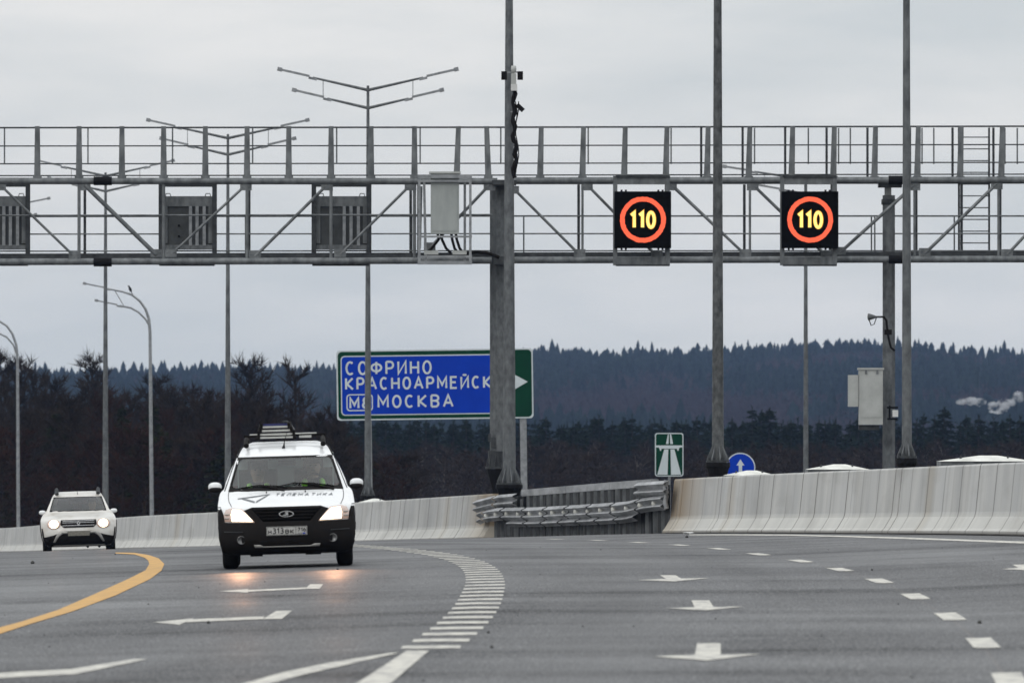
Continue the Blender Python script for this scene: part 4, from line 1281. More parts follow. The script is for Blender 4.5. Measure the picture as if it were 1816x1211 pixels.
def person(x, y, z, label, vest_side, wheel_y=None, cap=True, turn=0.):
    vs, es, rs = [], [], []
    def v(p, r, parent=None):
        vs.append(p); rs.append(r)
        if parent is not None: es.append((parent, len(vs) - 1))
        return len(vs) - 1
    pel = v((0, 0, .1), .14)
    bel = v((0, .03, .26), .145, pel); che = v((0, .04, .46), .15, bel); nb = v((0, .03, .60), .065, che)
    h0 = v((0, .0, .70), .075, nb); h1 = v((0, -.005, .79), .092, h0); h2 = v((0, .0, .875), .066, h1)
    v((0, -.105, .775), .014, h1)                      # nose
    for s in (-1, 1):
        v((s * .098, .01, .775), .014, h1)             # ears
        sh = v((s * .19, .04, .52), .068, che); el = v((s * .27, -.12, .32), .046, sh); wr = v((s * .15, -.36, .36), .028, el)
        pa = v((s * .135, -.43, .385), .030, wr)
        for k in range(4):
            f1 = v((s * (.12 + .0), -.455 - .0, .365 + .018 * k), .0085, pa)
            f2 = v((s * (.085), -.475, .368 + .018 * k), .0078, f1)
            v((s * .070, -.452 + .004 * (k % 2), .37 + .018 * k), .007, f2)
        t1 = v((s * .125, -.41, .425), .010, pa); v((s * .10, -.44, .445), .008, t1)
        kn = v((s * .14, -.42, .16), .075, pel); an = v((s * .14, -.55, -.22), .045, kn); v((s * .14, -.70, -.27), .035, an)
    me = bpy.data.meshes.new('person'); me.from_pydata(vs, es, [])
    o = link('person', me, 'jacket')
    mod = o.modifiers.new('Skin', 'SKIN'); mod.use_smooth_shade = True
    for d, r in zip(me.skin_vertices[0].data, rs): d.radius = (r, r)
    me.skin_vertices[0].data[0].use_root = True
    o.modifiers.new('Subdivision', 'SUBSURF').levels = 1
    dg = bpy.context.evaluated_depsgraph_get(); bpy.context.view_layer.update()
    nm = bpy.data.meshes.new_from_object(o.evaluated_get(bpy.context.evaluated_depsgraph_get()))
    bpy.data.objects.remove(o)
    nm.materials.clear(); nm.materials.append(M['jacket']); nm.materials.append(M['skin'])
    for p in nm.polygons:
        c = p.center
        if c.z > .64 or (c.y < -.385 and c.z > .3): p.material_index = 1
    o = bpy.data.objects.new('person', nm); col.objects.link(o)
    o.location = (x, y, z); tag(o, label, 'person')
    for s in (-1, 1):
        m_ = MB(); ellipsoid(m_, (s * .034, -.085, .80), (.012, .008, .008), 8, 6); m_.build('eye', 'ink', o)
    m_ = MB(); m_.box((0, -.088, .735), (.045, .01, .008)); m_.build('mouth', 'hair', o)
    if cap:
        m_ = MB(); m_.lathe([(.103, .825), (.106, .86), (.09, .905), (.05, .925), (0, .93)], n=18); m_.box((0, -.13, .83), (.13, .09, .012)); m_.build('cap', 'cap_cloth', o)
    else:
        m_ = MB(); m_.lathe([(.100, .81), (.105, .85), (.09, .895), (.05, .915), (0, .92)], (0, .012, 0), n=18); m_.build('hair', 'hair', o)
    m_ = MB()
    for s in (-1, 1): m_.tube([(s * .11, -.14, .20), (s * .115, -.135, .4), (s * .12, -.09, .53), (s * .11, .02, .60)], .04, 8)
    m_.build('vest', 'vest', o)
    m_ = MB(); m_.lathe([(.060, -.05), (.058, .05)], (0, 0, 0), n=12); q = m_.build('vest_sleeve', 'vest', o)
    q.location = (vest_side * .235, -.05, .41); q.rotation_euler = (R(38), R(vest_side * 20), 0)
    return o

# ---- the white estate car in front
car = place_car(-2.86, 108., 'estate_car', 'white high roofed estate car with black bumper and a folded ladder on its roof')
rowsv = [(.18, .14, .76, .24), (.22, .07, .80, .25), (.30, .0, .845, .28), (.45, -.01, .865, .30), (.57, .02, .872, .33), (.64, .05, .874, .34), (.74, .08, .876, .36), (.79, .13, .876, .38),
         (.82, .24, .875, .38), (.88, .47, .868, .36), (.95, .75, .855, .26), (.99, .93, .835, .16), (1.02, 1.0, .80, .12), (1.10, 1.12, .775, .12), (1.2, 1.27, .735, .12), (1.3, 1.43, .69, .12), (1.38, 1.57, .65, .12),
         (1.43, 1.67, .625, .14), (1.50, 1.86, .59, .18), (1.56, 2.10, .545, .22), (1.60, 2.42, .49, .28), (1.625, 2.8, .42, .35)]
V = Car(car, rowsv, lambda z: 4.47 - .12 * max(0, z - 1.0), 'car_white')
outer = [(-.745, .985), (.745, .985), (.612, 1.432), (-.612, 1.432)]
inner = [(-.70, 1.035), (.70, 1.035), (.585, 1.405), (-.585, 1.405)]
lo_, li_ = loop_pts(outer, 6, .015), loop_pts(inner, 6, .06)
hole = [(-.72, 1.01), (.72, 1.01), (.60, 1.42), (-.60, 1.42)]
V.shell(hole, [(.88, .33, .39), (3.78, .33, .39)], [(1.55, 2.25, 1.06, 1.40), (2.4, 3.3, 1.06, 1.40)])
V.ring('windscreen_frame', lo_, li_, 'black_plastic', .008)
V.patch('windscreen', li_, 'windscreen', .006, cell=.08, skirt=0)
for sg in (-1, 1):
    V.side_band('side_window', 1.04, 1.42, 1.5, 2.3, 'side_glass', .004, sg)
    V.side_band('side_window', 1.04, 1.42, 2.36, 3.35, 'side_glass', .004, sg)
    V.side_band('side_trim', .45, .55, 1.35, 3.3, 'black_plastic', .012, sg)
    V.side_band('sill', .18, .32, .6, 4.2, 'black_plastic', .012, sg)
    V.side_band('door_seal', 1.0, 1.46, 1.42, 1.47, 'black_plastic', .006, sg, 3)
    V.side_band('roof_gutter', 1.44, 1.47, 1.9, 4.2, 'black_plastic', .006, sg, 10)
# black lower front: one moulded bumper with the grille opening
bump = [(-.76, .178), (.76, .178), (.835, .215), (.875, .40), (.874, .80), (.84, .80), (.805, .70), (.79, .60), (.41, .585), (.55, .745), (.44, .785), (-.44, .785), (-.55, .745), (-.41, .585), (-.79, .60), (-.805, .70), (-.84, .80), (-.874, .80), (-.875, .40), (-.835, .215)]
V.patch('bumper', bump, 'black_plastic', .012, cell=.05, skirt=.03)
V.patch('grille', [(-.30, .60), (.30, .60), (.42, .735), (.45, .765), (-.45, .765), (-.42, .735)], 'screen_black', .016, cell=.05, skirt=.01)
for zz, w_ in ((.635, .315), (.675, .35), (.715, .39), (.752, .42)):
    MB().tube([(x, V.Y(x, zz) - .022, zz) for x in np.linspace(-w_, w_, 13)], .0075, 6).build('grille_slat', 'black_plastic', car)
# badge: an ellipse with a little ship's sail
yb = V.Y(0, .69) - .034
mb = MB(); n_ = 28
vs = []
for r1_, r2_ in ((.096, .040), (.083, .031)):
    vs += [(r1_ * math.cos(2 * PI * k / n_), yb, .69 + r2_ * math.sin(2 * PI * k / n_)) for k in range(n_)]
mb.add(vs, [(k, (k + 1) % n_, (k + 1) % n_ + n_, k + n_) for k in range(n_)])
badge = mb.build('badge', 'chrome', car, fix=False)
MB().prism([(-.045, .672), (.015, .672), (.030, .680), (.018, .690), (.028, .712), (-.005, .716), (-.025, .700), (.000, .697), (-.012, .684), (-.045, .680)], yb - .004, yb + .002).build('emblem', 'chrome', badge)
mb = MB(); ellipsoid(mb, (0, yb + .016, .69), (.09, .012, .036), 20, 8); mb.build('badge_field', 'screen_black', badge)
# lamps
for sg in (-1, 1):
    L_ = [(.405, .592), (.79, .612), (.802, .70), (.775, .762), (.70, .785), (.565, .768), (.50, .70)]
    L_ = [(sg * p[0], p[1]) for p in L_]
    hl = V.patch('headlight', L_, 'lamp_dim', .020, cell=.05, skirt=.03)
    L2 = [(.425, .602), (.70, .612), (.71, .70), (.69, .765), (.58, .757), (.51, .693)]
    V.patch('lit_lens', [(sg * p[0], p[1]) for p in L2], 'lamp_white', .026, cell=.06, skirt=.0, parent=hl)
    for zz in (.65, .70):
        p_ = [(sg * x, V.Y(x, zz) - .030, zz) for x in (.735, .76, .785)]
        MB().tube(p_, .010, 6).build('indicator', 'silver_trim', hl)
    # fog lamp recess
    c_ = Vector((sg * .585, V.Y(.585, .37), .37))
    MB().lathe([(0, -.012), (.042, -.012), (.05, -.03), (.056, -.02), (.056, .02)], c_, axis='Y', n=18).build('fog_light', 'lamp_off', car)
    MB().tube([(sg * x, V.Y(x, .47) - .016, .47 + .04 * (x - .55)) for x in (.56, .65, .74, .80)], .006, 6).build('bumper_crease', 'steel_dark', car)
trim = [(-.425, .305), (-.345, .305), (-.30, .283), (.30, .283), (.345, .305), (.425, .305), (.41, .268), (-.41, .268)]
V.patch('skid_trim', trim, 'silver_trim', .022, cell=.06, skirt=.01)
# number plate
py = V.Y(0, .47) - .035
pl = MB(); pl.box((0, py + .006, .475), (.52, .012, .112)); pl_ = pl.build('number_plate', 'plate', car)
MB().add([(p[0], py - .003, p[1]) for p in rr(-.256, .256, .423, .527, .012)] + [(p[0], py - .003, p[1]) for p in rr(-.251, .251, .428, .522, .010)],
         [(k_, (k_ + 1) % 24, (k_ + 1) % 24 + 24, k_ + 24) for k_ in range(24)]).build('plate_rim', 'ink', pl_, fix=False)
MB().box((.115, py - .003, .475), (.006, .004, .10)).build('plate_rule', 'ink', pl_)
def plate_text(t, x0, x1, z0, z1, th=.011):
    vs, fs = lettering(t, x0, x1, z0, z1, th, gap=.34)
    MB().add([(p[0], p[1] + py - .004, p[2]) for p in vs], fs).build('lettering', 'ink', pl_, fix=False)
plate_text('Н', -.238, -.195, .437, .492); plate_text('313', -.184, -.040, .437, .515, .013); plate_text('ВК', -.022, .094, .437, .492)
plate_text('716', .137, .245, .460, .512, .011); plate_text('RUS', .140, .190, .434, .448, .003); MB().box((.218, py - .004, .440), (.036, .003, .016)).build('plate_flag', 'sign_blue', pl_)
# writing on the bonnet
def bonnet(name, vs, fs, m='ink_grey'):
    mb = MB(); mb.add([(p[0], V.Y(p[0], p[2]) - .020, p[2]) for p in vs], fs); return mb.build(name, m, car, fix=False)
vs, fs = lettering('ТЕЛЕМАТИКА', -.14, .60, .922, .955, .0075, shear=.5, gap=.5)
vs = [(p[0], 0, p[2] - max(0, p[0]) * .02) for p in vs]
bonnet('bonnet_lettering', vs, fs)
for q_ in ([(-.62, .905), (-.21, .950), (-.20, .944), (-.40, .915), (-.62, .895)], [(-.58, .897), (-.40, .842), (-.40, .862), (-.52, .897)], [(-.385, .842), (-.20, .948), (-.25, .932), (-.385, .862)]):
    V.patch('bonnet_emblem', q_, 'ink_grey', .020, cell=.05, skirt=0)
for sg in (-1, 1):
    p_ = [(sg * x, V.Y(x, z_) - .008, z_) for x, z_ in ((.735, .985), (.742, .93), (.735, .87), (.70, .80))]
    MB().tube(p_, .004, 5).build('bonnet_gap', 'black_plastic', car)
    mb = MB(); mb.tube([(sg * .25, V.Y(.25, .965) - .02, .965), (sg * .25, V.Y(.25, .965) - .03, .975)], .009, 6); mb.build('washer_jet', 'black_plastic', car)
for sg in (-1, 1):
    MB().tube([(sg * x, V.Y(x, z_) - .004, z_) for x, z_ in ((.622, 1.425), (.60, 1.48), (.575, 1.53), (.54, 1.57))], .012, 6).build('roof_seam', 'black_plastic', car)
    MB().tube([(sg * x, V.Y(x, z_) - .004, z_) for x, z_ in ((.79, 1.0), (.745, 1.12), (.71, 1.22), (.67, 1.32), (.635, 1.41))], .006, 6).build('door_seam', 'black_plastic', car)
# wipers
def on_v(x, z_, o=.03): return (x, V.Y(x, z_) - o, z_)
for pts in ([(-.60, 1.03), (-.35, 1.062), (-.10, 1.045), (.02, 1.02)], [(-.12, 1.035), (.10, 1.078), (.34, 1.07), (.62, 1.03)]):
    MB().tube([on_v(*p) for p in pts], .009, 6).build('wiper', 'rubber', car)
for pts in ([(-.02, .985), (-.20, 1.03), (-.32, 1.055)], [(.62, .985), (.40, 1.04), (.22, 1.075)]):
    MB().tube([on_v(*p, .035) for p in pts], .012, 6).build('wiper_arm', 'black_plastic', car)
# door mirrors
for sg in (-1, 1):
    mb = MB(); ellipsoid(mb, (sg * .915, 1.42, 1.055), (.088, .06, .062), 18, 12, .8); mo = mb.build('door_mirror', 'car_white', car)
    mb = MB(); ellipsoid(mb, (sg * .912, 1.40, 1.018), (.086, .066, .038), 16, 8, .8); mb.bar((sg * .84, 1.45, 1.02), (sg * .72, 1.50, 1.00), .05, .06, up=(0, 1, 0)); mb.build('mirror_foot', 'black_plastic', mo)
    for y_ in (.88, 3.78): wheel(car, sg * .735, y_, .325, .205, sg, 'silver_trim')
    # arch cladding
    for ax_ in (.88, 3.78):
        arc = []
        for k in range(19):
            a = PI * (k / 18) * 1.06 - .1
            arc.append((ax_ + math.cos(a) * .40, .33 + math.sin(a) * .40))
        pts = []
        for yy, zz in arc:
            ya_ = V.y0(zz) + V.b(zz); t_ = min(max((yy - ya_) / (V.L(zz) - ya_), 0), 1); pts.append(V.side(zz, t_, sg, .0) if yy > ya_ else Vector((sg * V.w(zz), yy, zz)))
        pts = [Vector((q.x - sg * .022, q.y, q.z)) for q in pts]
        MB().tube(pts, .03, 6).build('arch_trim', 'black_plastic', car)
    MB().tube([(sg * .50, 2.0, 1.575), (sg * .505, 2.18, 1.66), (sg * .50, 2.5, 1.675), (sg * .49, 3.9, 1.665), (sg * .48, 4.15, 1.58)], [.035, .022, .018, .018, .03], 8).build('roof_rail', 'black_plastic', car)
    MB().box((sg * .70, 4.45, .86), (.14, .05, .4)).build('tail_light', 'tail_red', car)
MB().bar((-.53, 2.5, 1.70), (.53, 2.5, 1.70), .03, .05).build('crossbar', 'black_plastic', car)
MB().bar((-.46, 3.3, 1.72), (.42, 3.3, 1.72), .03, .04).build('crossbar', 'alu', car)
MB().box((.27, 2.47, 1.68), (.16, .05, .03)).build('crossbar_clamp', 'alu', car)
mb = MB(); mb.tube([(-.015, 1.99, 1.535), (-.005, 2.02, 1.60), (.03, 2.12, 1.73)], [.018, .006, .003], 8); mb.lathe([(.03, -.02), (.014, .03), (0, .04)], (-.015, 1.98, 1.53), n=10); mb.build('antenna', 'black_plastic', car)
# underside, rear
MB().box((0, 2.4, .27), (1.3, 3.4, .12)).build('floor_pan', 'black_plastic', car)
MB().box((0, .7, .24), (1.1, .5, .12)).build('engine_tray', 'black_plastic', car)
mb = MB(); mb.box((-.40, .9, .175), (.16, .1, .05)); mb.box((.33, .9, .18), (.2, .1, .05)); mb.tube([(-.62, .95, .2), (.62, .95, .2)], .03, 6); mb.build('suspension_arm', 'black_plastic', car)
# cabin
MB().box((0, 1.62, .93), (1.34, .50, .15)).build('dashboard', 'cabin', car)
for x_ in (-.36, .36):
    mb = MB(); mb.box((x_, 2.32, .95), (.50, .16, .62), Matrix.Rotation(R(-12), 3, 'X')); mb.box((x_, 2.05, .58), (.5, .5, .14)); mb.box((x_, 2.40, 1.31), (.26, .09, .15)); mb.build('seat', 'cabin', car)
MB().box((0, 2.85, 1.17), (1.26, .04, .60)).build('partition', 'cabin_light', car)
mb = MB(); pts = [(.36 + .19 * math.cos(a), 1.80 + .05 * math.sin(a), 1.02 + .17 * math.sin(a)) for a in np.linspace(0, 2 * PI, 25)]; mb.tube(pts, .014, 6, caps=False)
mb.bar((.19, 1.8, 1.02), (.53, 1.8, 1.02), .03); mb.build('steering_wheel', 'black_plastic', car)
MB().box((.02, 1.66, 1.345), (.22, .03, .07)).build('inner_mirror', 'black_plastic', car)
MB().box((0, 1.75, 1.405), (.42, .12, .04)).build('sun_visor', 'cabin', car)
cm = car.matrix_world
bpy.context.view_layer.update(); cm = car.matrix_world.copy()
def in_car(o):
    o.matrix_world = cm @ o.matrix_world
    return o
bpy.context.view_layer.update()
for a_ in ((.36, 2.13, .50, 'person in a cap and hi-vis vest at the wheel of the estate car', 1, None, True),
           (-.36, 2.13, .46, 'grey haired person in a hi-vis vest, in the passenger seat', -1, None, False)):
    p = person(*a_); bpy.context.view_layer.update(); in_car(p)
# folded load on the roof
ld = thing('folded_ladder', 'folded black framed ladder with pale rungs lying on the roof rack of the estate car', 'ladder', (0, 0, 0))
for k, (z_, y_, xa, xb) in enumerate(((1.665, 2.28, -.335, .125), (1.705, 2.42, -.335, .12), (1.755, 2.56, -.31, .09), (1.805, 2.70, -.30, .06))):
    MB().box(((xa + xb) / 2, y_, z_ + .012), (xb - xa - .03, .14, .024)).build('rung', 'alu' , ld)
    for x_ in (xa, xb):
        MB().box((x_, y_, z_ + .02), (.035, .17, .075)).build('hinge_block', 'black_plastic', ld)
MB().box((-.12, 2.78, 1.845), (.36, .06, .03)).build('blue_strap', 'sign_blue_dark', ld)
for s_a, s_b in (((-.34, 2.25, 1.66), (-.30, 2.78, 1.85)), ((.13, 2.25, 1.66), (.06, 2.78, 1.87))):
    MB().bar(s_a, s_b, .022, .05, up=(1, 0, 0)).build('side_rail', 'black_plastic', ld)
MB().tube([(-.02, 2.8, 1.875), (.04, 2.8, 1.885), (.09, 2.75, 1.83), (.13, 2.5, 1.76)], .014, 6).build('handle', 'steel_dark', ld)
ld.matrix_world = cm.copy()

# ---- the small white off-roader
suv = place_car(-10.38, 203., 'off_road_car', 'small white off-road car with bright round headlights at the left, farther away', 0., .45)
rs_ = [(.20, .18, .74, .26), (.26, .08, .80, .30), (.36, .02, .86, .32), (.50, .0, .885, .34), (.62, .02, .90, .36), (.74, .06, .905, .38), (.85, .14, .90, .42), (.88, .26, .89, .42), (.93, .55, .87, .34), (.98, .85, .84, .24), (1.03, 1.10, .79, .14),
       (1.06, 1.16, .76, .12), (1.15, 1.30, .72, .12), (1.25, 1.47, .675, .12), (1.37, 1.70, .625, .14), (1.42, 1.84, .60, .18), (1.47, 2.05, .565, .22), (1.51, 2.35, .51, .28), (1.535, 2.7, .44, .35)]
W_ = Car(suv, rs_, lambda z: 4.3 - .22 * max(0, z - .95), 'car_white_dirty')
outer = [(-.69, 1.04), (.69, 1.04), (.585, 1.395), (-.585, 1.395)]; inner = [(-.655, 1.065), (.655, 1.065), (.56, 1.375), (-.56, 1.375)]
W_.shell([(-.67, 1.05), (.67, 1.05), (.57, 1.385), (-.57, 1.385)], [(.85, .36, .42), (3.5, .36, .42)], [(1.6, 2.3, 1.06, 1.34), (2.4, 3.2, 1.06, 1.34)], 46)
lo_, li_ = loop_pts(outer, 6, .015), loop_pts(inner, 6, .05)
W_.ring('windscreen_frame', lo_, li_, 'black_plastic', .008); W_.patch('windscreen', li_, 'windscreen', .006, cell=.1, skirt=0)
W_.patch('lower_bumper', [(-.80, .23), (.80, .23), (.86, .37), (.84, .42), (.60, .47), (.36, .56), (-.36, .56), (-.60, .47), (-.84, .42), (-.86, .37)], 'black_plastic', .014, cell=.06, skirt=.02)
W_.patch('grille', [(-.36, .645), (.36, .645), (.44, .72), (.42, .83), (-.42, .83), (-.44, .72)], 'black_plastic', .014, cell=.06, skirt=.01)
for zz in (.69, .76, .80): MB().tube([(x, W_.Y(x, zz) - .022, zz) for x in np.linspace(-.38, .38, 9)], .010, 6).build('grille_bar', 'chrome', suv)
yb = W_.Y(0, .745) - .04
MB().prism([(0, .81), (.045, .745), (0, .68), (-.045, .745)], yb, yb + .02).build('badge', 'chrome', suv)
MB().prism([(0, .775), (.018, .745), (0, .715), (-.018, .745)], yb - .004, yb).build('badge_field', 'black_plastic', suv)
MB().box((0, W_.Y(0, .5) - .03, .50), (.52, .012, .112)).build('number_plate', 'plate_dirty', suv)
for sg in (-1, 1):
    hc_ = [(sg * (.60 + .165 * math.cos(a)), .735 + .118 * math.sin(a)) for a in np.linspace(0, 2 * PI, 20)[:-1]]
    hl = W_.patch('headlight', hc_, 'lamp_dim', .02, cell=.06, skirt=.02)
    hc_ = [(sg * (.595 + .112 * math.cos(a)), .735 + .10 * math.sin(a)) for a in np.linspace(0, 2 * PI, 20)[:-1]]
    W_.patch('lit_lens', hc_, 'lamp_white', .03, cell=.06, skirt=0, parent=hl)
    W_.patch('skid_arch', [(sg * p[0], p[1]) for p in ((.25, .545), (.42, .565), (.52, .50), (.62, .30), (.57, .29), (.47, .44), (.38, .50), (.26, .50))], 'silver_trim', .024, cell=.06, skirt=.01)
    mb = MB(); ellipsoid(mb, (sg * .86, 1.42, 1.03), (.085, .06, .055), 16, 10, .8); mo = mb.build('door_mirror', 'car_white', suv)
    mb = MB(); mb.bar((sg * .80, 1.45, .99), (sg * .70, 1.5, .97), .05, .06); mb.build('mirror_foot', 'black_plastic', mo)
    for y_ in (.85, 3.5): wheel(suv, sg * .765, y_, .345, .215, sg, 'silver_trim')
    MB().tube([(sg * .50, 1.95, 1.47), (sg * .505, 2.05, 1.58), (sg * .50, 2.25, 1.60), (sg * .49, 3.3, 1.595), (sg * .48, 3.5, 1.50)], [.05, .045, .028, .028, .04], 8).build('roof_rail', 'steel_dark', suv)
    W_.side_band('side_window', 1.04, 1.36, 1.55, 2.35, 'side_glass', .004, sg); W_.side_band('side_window', 1.04, 1.36, 2.4, 3.25, 'side_glass', .004, sg)
    W_.patch('cladding', [(sg * p[0], p[1]) for p in ((.60, .205), (.735, .205), (.79, .26), (.855, .36), (.880, .5), (.890, .64), (.865, .64), (.835, .44), (.70, .30))], 'black_plastic', .018, cell=.06, skirt=.02)
    for ax_ in (.85, 3.5):
        pts = []
        for k in range(17):
            a = PI * k / 16 * 1.1 - .15
            yy, zz = ax_ + math.cos(a) * .43, .36 + math.sin(a) * .43
            ya_ = W_.y0(zz) + W_.b(zz); t_ = (yy - ya_) / (W_.L(zz) - ya_)
            q = W_.side(zz, min(max(t_, 0), 1), sg); q.x -= sg * .015; pts.append(q)
        MB().tube(pts, .035, 6).build('arch_trim', 'black_plastic', suv)
    MB().box((sg * .70, 4.28, .85), (.14, .05, .34)).build('tail_light', 'tail_red', suv)
MB().tube([(0, 2.0, 1.45), (0, 2.05, 1.52)], [.012, .004], 6).build('antenna', 'black_plastic', suv)
MB().box((0, 2.3, .29), (1.3, 3.3, .12)).build('floor_pan', 'black_plastic', suv)
MB().box((0, 1.62, .96), (1.3, .45, .12)).build('dashboard', 'cabin', suv)
for x_ in (-.35, .35):
    mb = MB(); mb.box((x_, 2.3, .9), (.5, .16, .62), Matrix.Rotation(R(-12), 3, 'X')); mb.box((x_, 2.03, .6), (.5, .5, .14)); mb.box((x_, 2.37, 1.25), (.26, .09, .15)); mb.build('seat', 'cabin', suv)
MB().box((0, 1.66, 1.31), (.2, .03, .06)).build('inner_mirror', 'black_plastic', suv)
bpy.context.view_layer.update(); cm = suv.matrix_world.copy()
for a_ in ((.35, 2.1, .44, 'person at the wheel of the small white off-road car', 1, None, True),):
    p = person(*a_); bpy.context.view_layer.update(); in_car(p)
# the beams of the lit headlamps
for r_, xs_, zz, en in ((car, .60, .69, 190.), (suv, .60, .73, 380.)):
    for sg in (-1, 1):
        ldt = bpy.data.lights.new('headlamp_beam', 'SPOT'); ldt.energy = en; ldt.color = (1., .50, .27); ldt.spot_size = R(21); ldt.spot_blend = 1.; ldt.shadow_soft_size = .06
        lo = bpy.data.objects.new('headlamp_beam', ldt); col.objects.link(lo); lo.parent = r_
        lo.location = (sg * xs_, -.12, zz); lo.rotation_euler = (R(90 - 9), 0, PI)
        lo.rotation_euler = Vector((0, -1, -.03)).to_track_quat('-Z', 'Y').to_euler()

# ------------------------------------------------------------------ trees
def rnd(a, b): return random.uniform(a, b)
def blade(vs, fs, p, d, L, w):
    """one thin twig or spray as a narrow triangle"""
    s = d.cross(Vector((rnd(-1, 1), rnd(-1, 1), rnd(-1, 1))))
    if s.length < 1e-3: s = Vector((1, 0, 0))
    s = s.normalized() * w / 2; k = len(vs)
    vs += [p - s, p + s, p + d * L]; fs.append((k, k + 1, k + 2))

def bare_tree(seed, spread=.30, n_limb=26, twigs=9, tw=.045, clear=.12, upright=.9):
    random.seed(seed)
    H = 10.
    tr = MB(); lean = Vector((rnd(-.05, .05), rnd(-.05, .05), 0))
    tp = [Vector((lean.x * h * h / 10 + .08 * math.sin(h * .8 + seed), lean.y * h * h / 10, h)) for h in np.linspace(0, H * .97, 9)]
    tr.tube(tp, [.14 * (1 - i / 9.2) + .012 for i in range(9)], 6)
    vs, fs = [], []
    def tpos(h):
        q = h / (H * .97) * 8; i = min(int(q), 7); return tp[i].lerp(tp[i + 1], q - i)
    for k in range(n_limb):
        h = H * (clear + (1 - clear) * (k + rnd(0, 1)) / n_limb) * .97
        a = k * 2.4 + rnd(-.4, .4)
        L = H * spread * (1.05 - (h / H) ** 1.6) * rnd(.6, 1.15) + .5
        d = Vector((math.cos(a), math.sin(a), rnd(.5, 1.2) * upright)).normalized()
        p = tpos(min(h, H * .96)); pts = [p]
        for j in range(4):
            d = (d + Vector((rnd(-.2, .2), rnd(-.2, .2), rnd(.0, .25)))).normalized(); p = p + d * L / 4; pts.append(p)
        tr.tube(pts, [.045, .035, .026, .018, .008], 4, caps=False)
        for j in range(1, 5):
            for q in range(2):
                d2 = (d + Vector((rnd(-1, 1), rnd(-1, 1), rnd(-.2, .9)))).normalized(); L2 = L * rnd(.2, .42) + .15
                s0 = pts[j] + (pts[j - 1] - pts[j]) * rnd(0, .8); e0 = s0 + d2 * L2
                tr.tube([s0, e0], [.018, .006], 3, caps=False)
                for t in range(twigs):
                    f = s0.lerp(e0, rnd(.1, 1)); d3 = (d2 + Vector((rnd(-1, 1), rnd(-1, 1), rnd(-.5, 1)))).normalized()
                    blade(vs, fs, f, d3, rnd(.25, .75), tw * rnd(.6, 1.3))
    for t in range(60):
        blade(vs, fs, tpos(rnd(H * .7, H * .96)), Vector((rnd(-1, 1), rnd(-1, 1), rnd(.3, 1.5))).normalized(), rnd(.3, .8), tw)
    c = MB(); c.add(vs, fs)
    return tr.mesh('trunk_mesh', False), c.mesh('crown_mesh', False)

def conifer(seed, tiers=24, per=8, rad=.20, tw=.16, base=.06):
    random.seed(seed); H = 10.
    tr = MB(); tr.tube([(0, 0, 0), (.03, 0, H * .5), (0, .02, H)], [.15, .09, .01], 6)
    vs, fs = [], []
    for i in range(tiers):
        f = i / tiers
        h = H * (base + (1 - base) * f)
        R0 = H * rad * (1 - f) ** .8 * rnd(.75, 1.12) + .12
        for k in range(per):
            a = rnd(0, 2 * PI); L = R0 * rnd(.6, 1.15)
            d = Vector((math.cos(a), math.sin(a), rnd(-.35, .1))).normalized()
            p = Vector((0, 0, h + rnd(-.15, .15)))
            for j in range(5):
                t = (j + rnd(0, 1)) / 5
                q = p + d * L * t + Vector((0, 0, -.12 * L * t))
                d2 = (d + Vector((rnd(-.9, .9), rnd(-.9, .9), rnd(-.7, .1)))).normalized()
                blade(vs, fs, q, d2, rnd(.25, .55) * (1 - .4 * t) * (R0 / (H * rad) * .6 + .5), tw * 1.6 * rnd(.6, 1.3))
            blade(vs, fs, p, d, L * 1.05, tw)
    for t in range(10): blade(vs, fs, Vector((0, 0, H * rnd(.93, 1))), Vector((rnd(-.4, .4), rnd(-.4, .4), 1)).normalized(), .35, .07)
    c = MB(); c.add(vs, fs)
    return tr.mesh('trunk_mesh', False), c.mesh('crown_mesh', False)

def use(me, m):
    c = me.copy(); c.materials.clear(); c.materials.append(M[m]); return c
protos = {}
def proto(kind, seed):
    key = (kind, seed)
    if key in protos: return protos[key]
    if kind == 'conifer': t, c = conifer(seed); tm, cmn = 'bark', 'needle'
    elif kind == 'pine': t, c = conifer(seed, 16, 9, .24, .20, .35); tm, cmn = 'bark', 'twig_olive'
    elif kind == 'red': t, c = bare_tree(seed, .34, 28, 11, .05, .04); tm, cmn = 'bark', 'twig_red'
    elif kind == 'brown': t, c = bare_tree(seed, .30, 30, 11, .05, .06); tm, cmn = 'bark', 'twig_brown'
    elif kind == 'larch': t, c = bare_tree(seed, .17, 46, 9, .05, .08, .35); tm, cmn = 'bark', 'twig_brown'
    elif kind == 'grey': t, c = bare_tree(seed, .24, 26, 10, .05, .14); tm, cmn = 'bark_pale', 'twig_grey'
    elif kind == 'open': t, c = bare_tree(seed, .22, 18, 10, .05, .30, .8); tm, cmn = 'bark', 'twig_brown'
    protos[key] = (use(t, tm), use(c, cmn))
    return protos[key]

def tree(name, kind, seed, x, D, ytop, label, group, wide=1., X=None):
    t, c = proto(kind, seed)
    X = (x - CX) * D / F if X is None else X
    zg = terrain(X, D) - .1; H = (HY - ytop) * D / F - zg
    root = thing(name, label, 'tree', (X, D, zg), rz=random.uniform(0, 6.28), group=group)
    s = H / 10.
    for nm, me in (('trunk', t), ('crown', c)):
        o = bpy.data.objects.new(nm, me); col.objects.link(o); o.parent = root
    root.scale = (s * wide, s * wide, s)
    return root

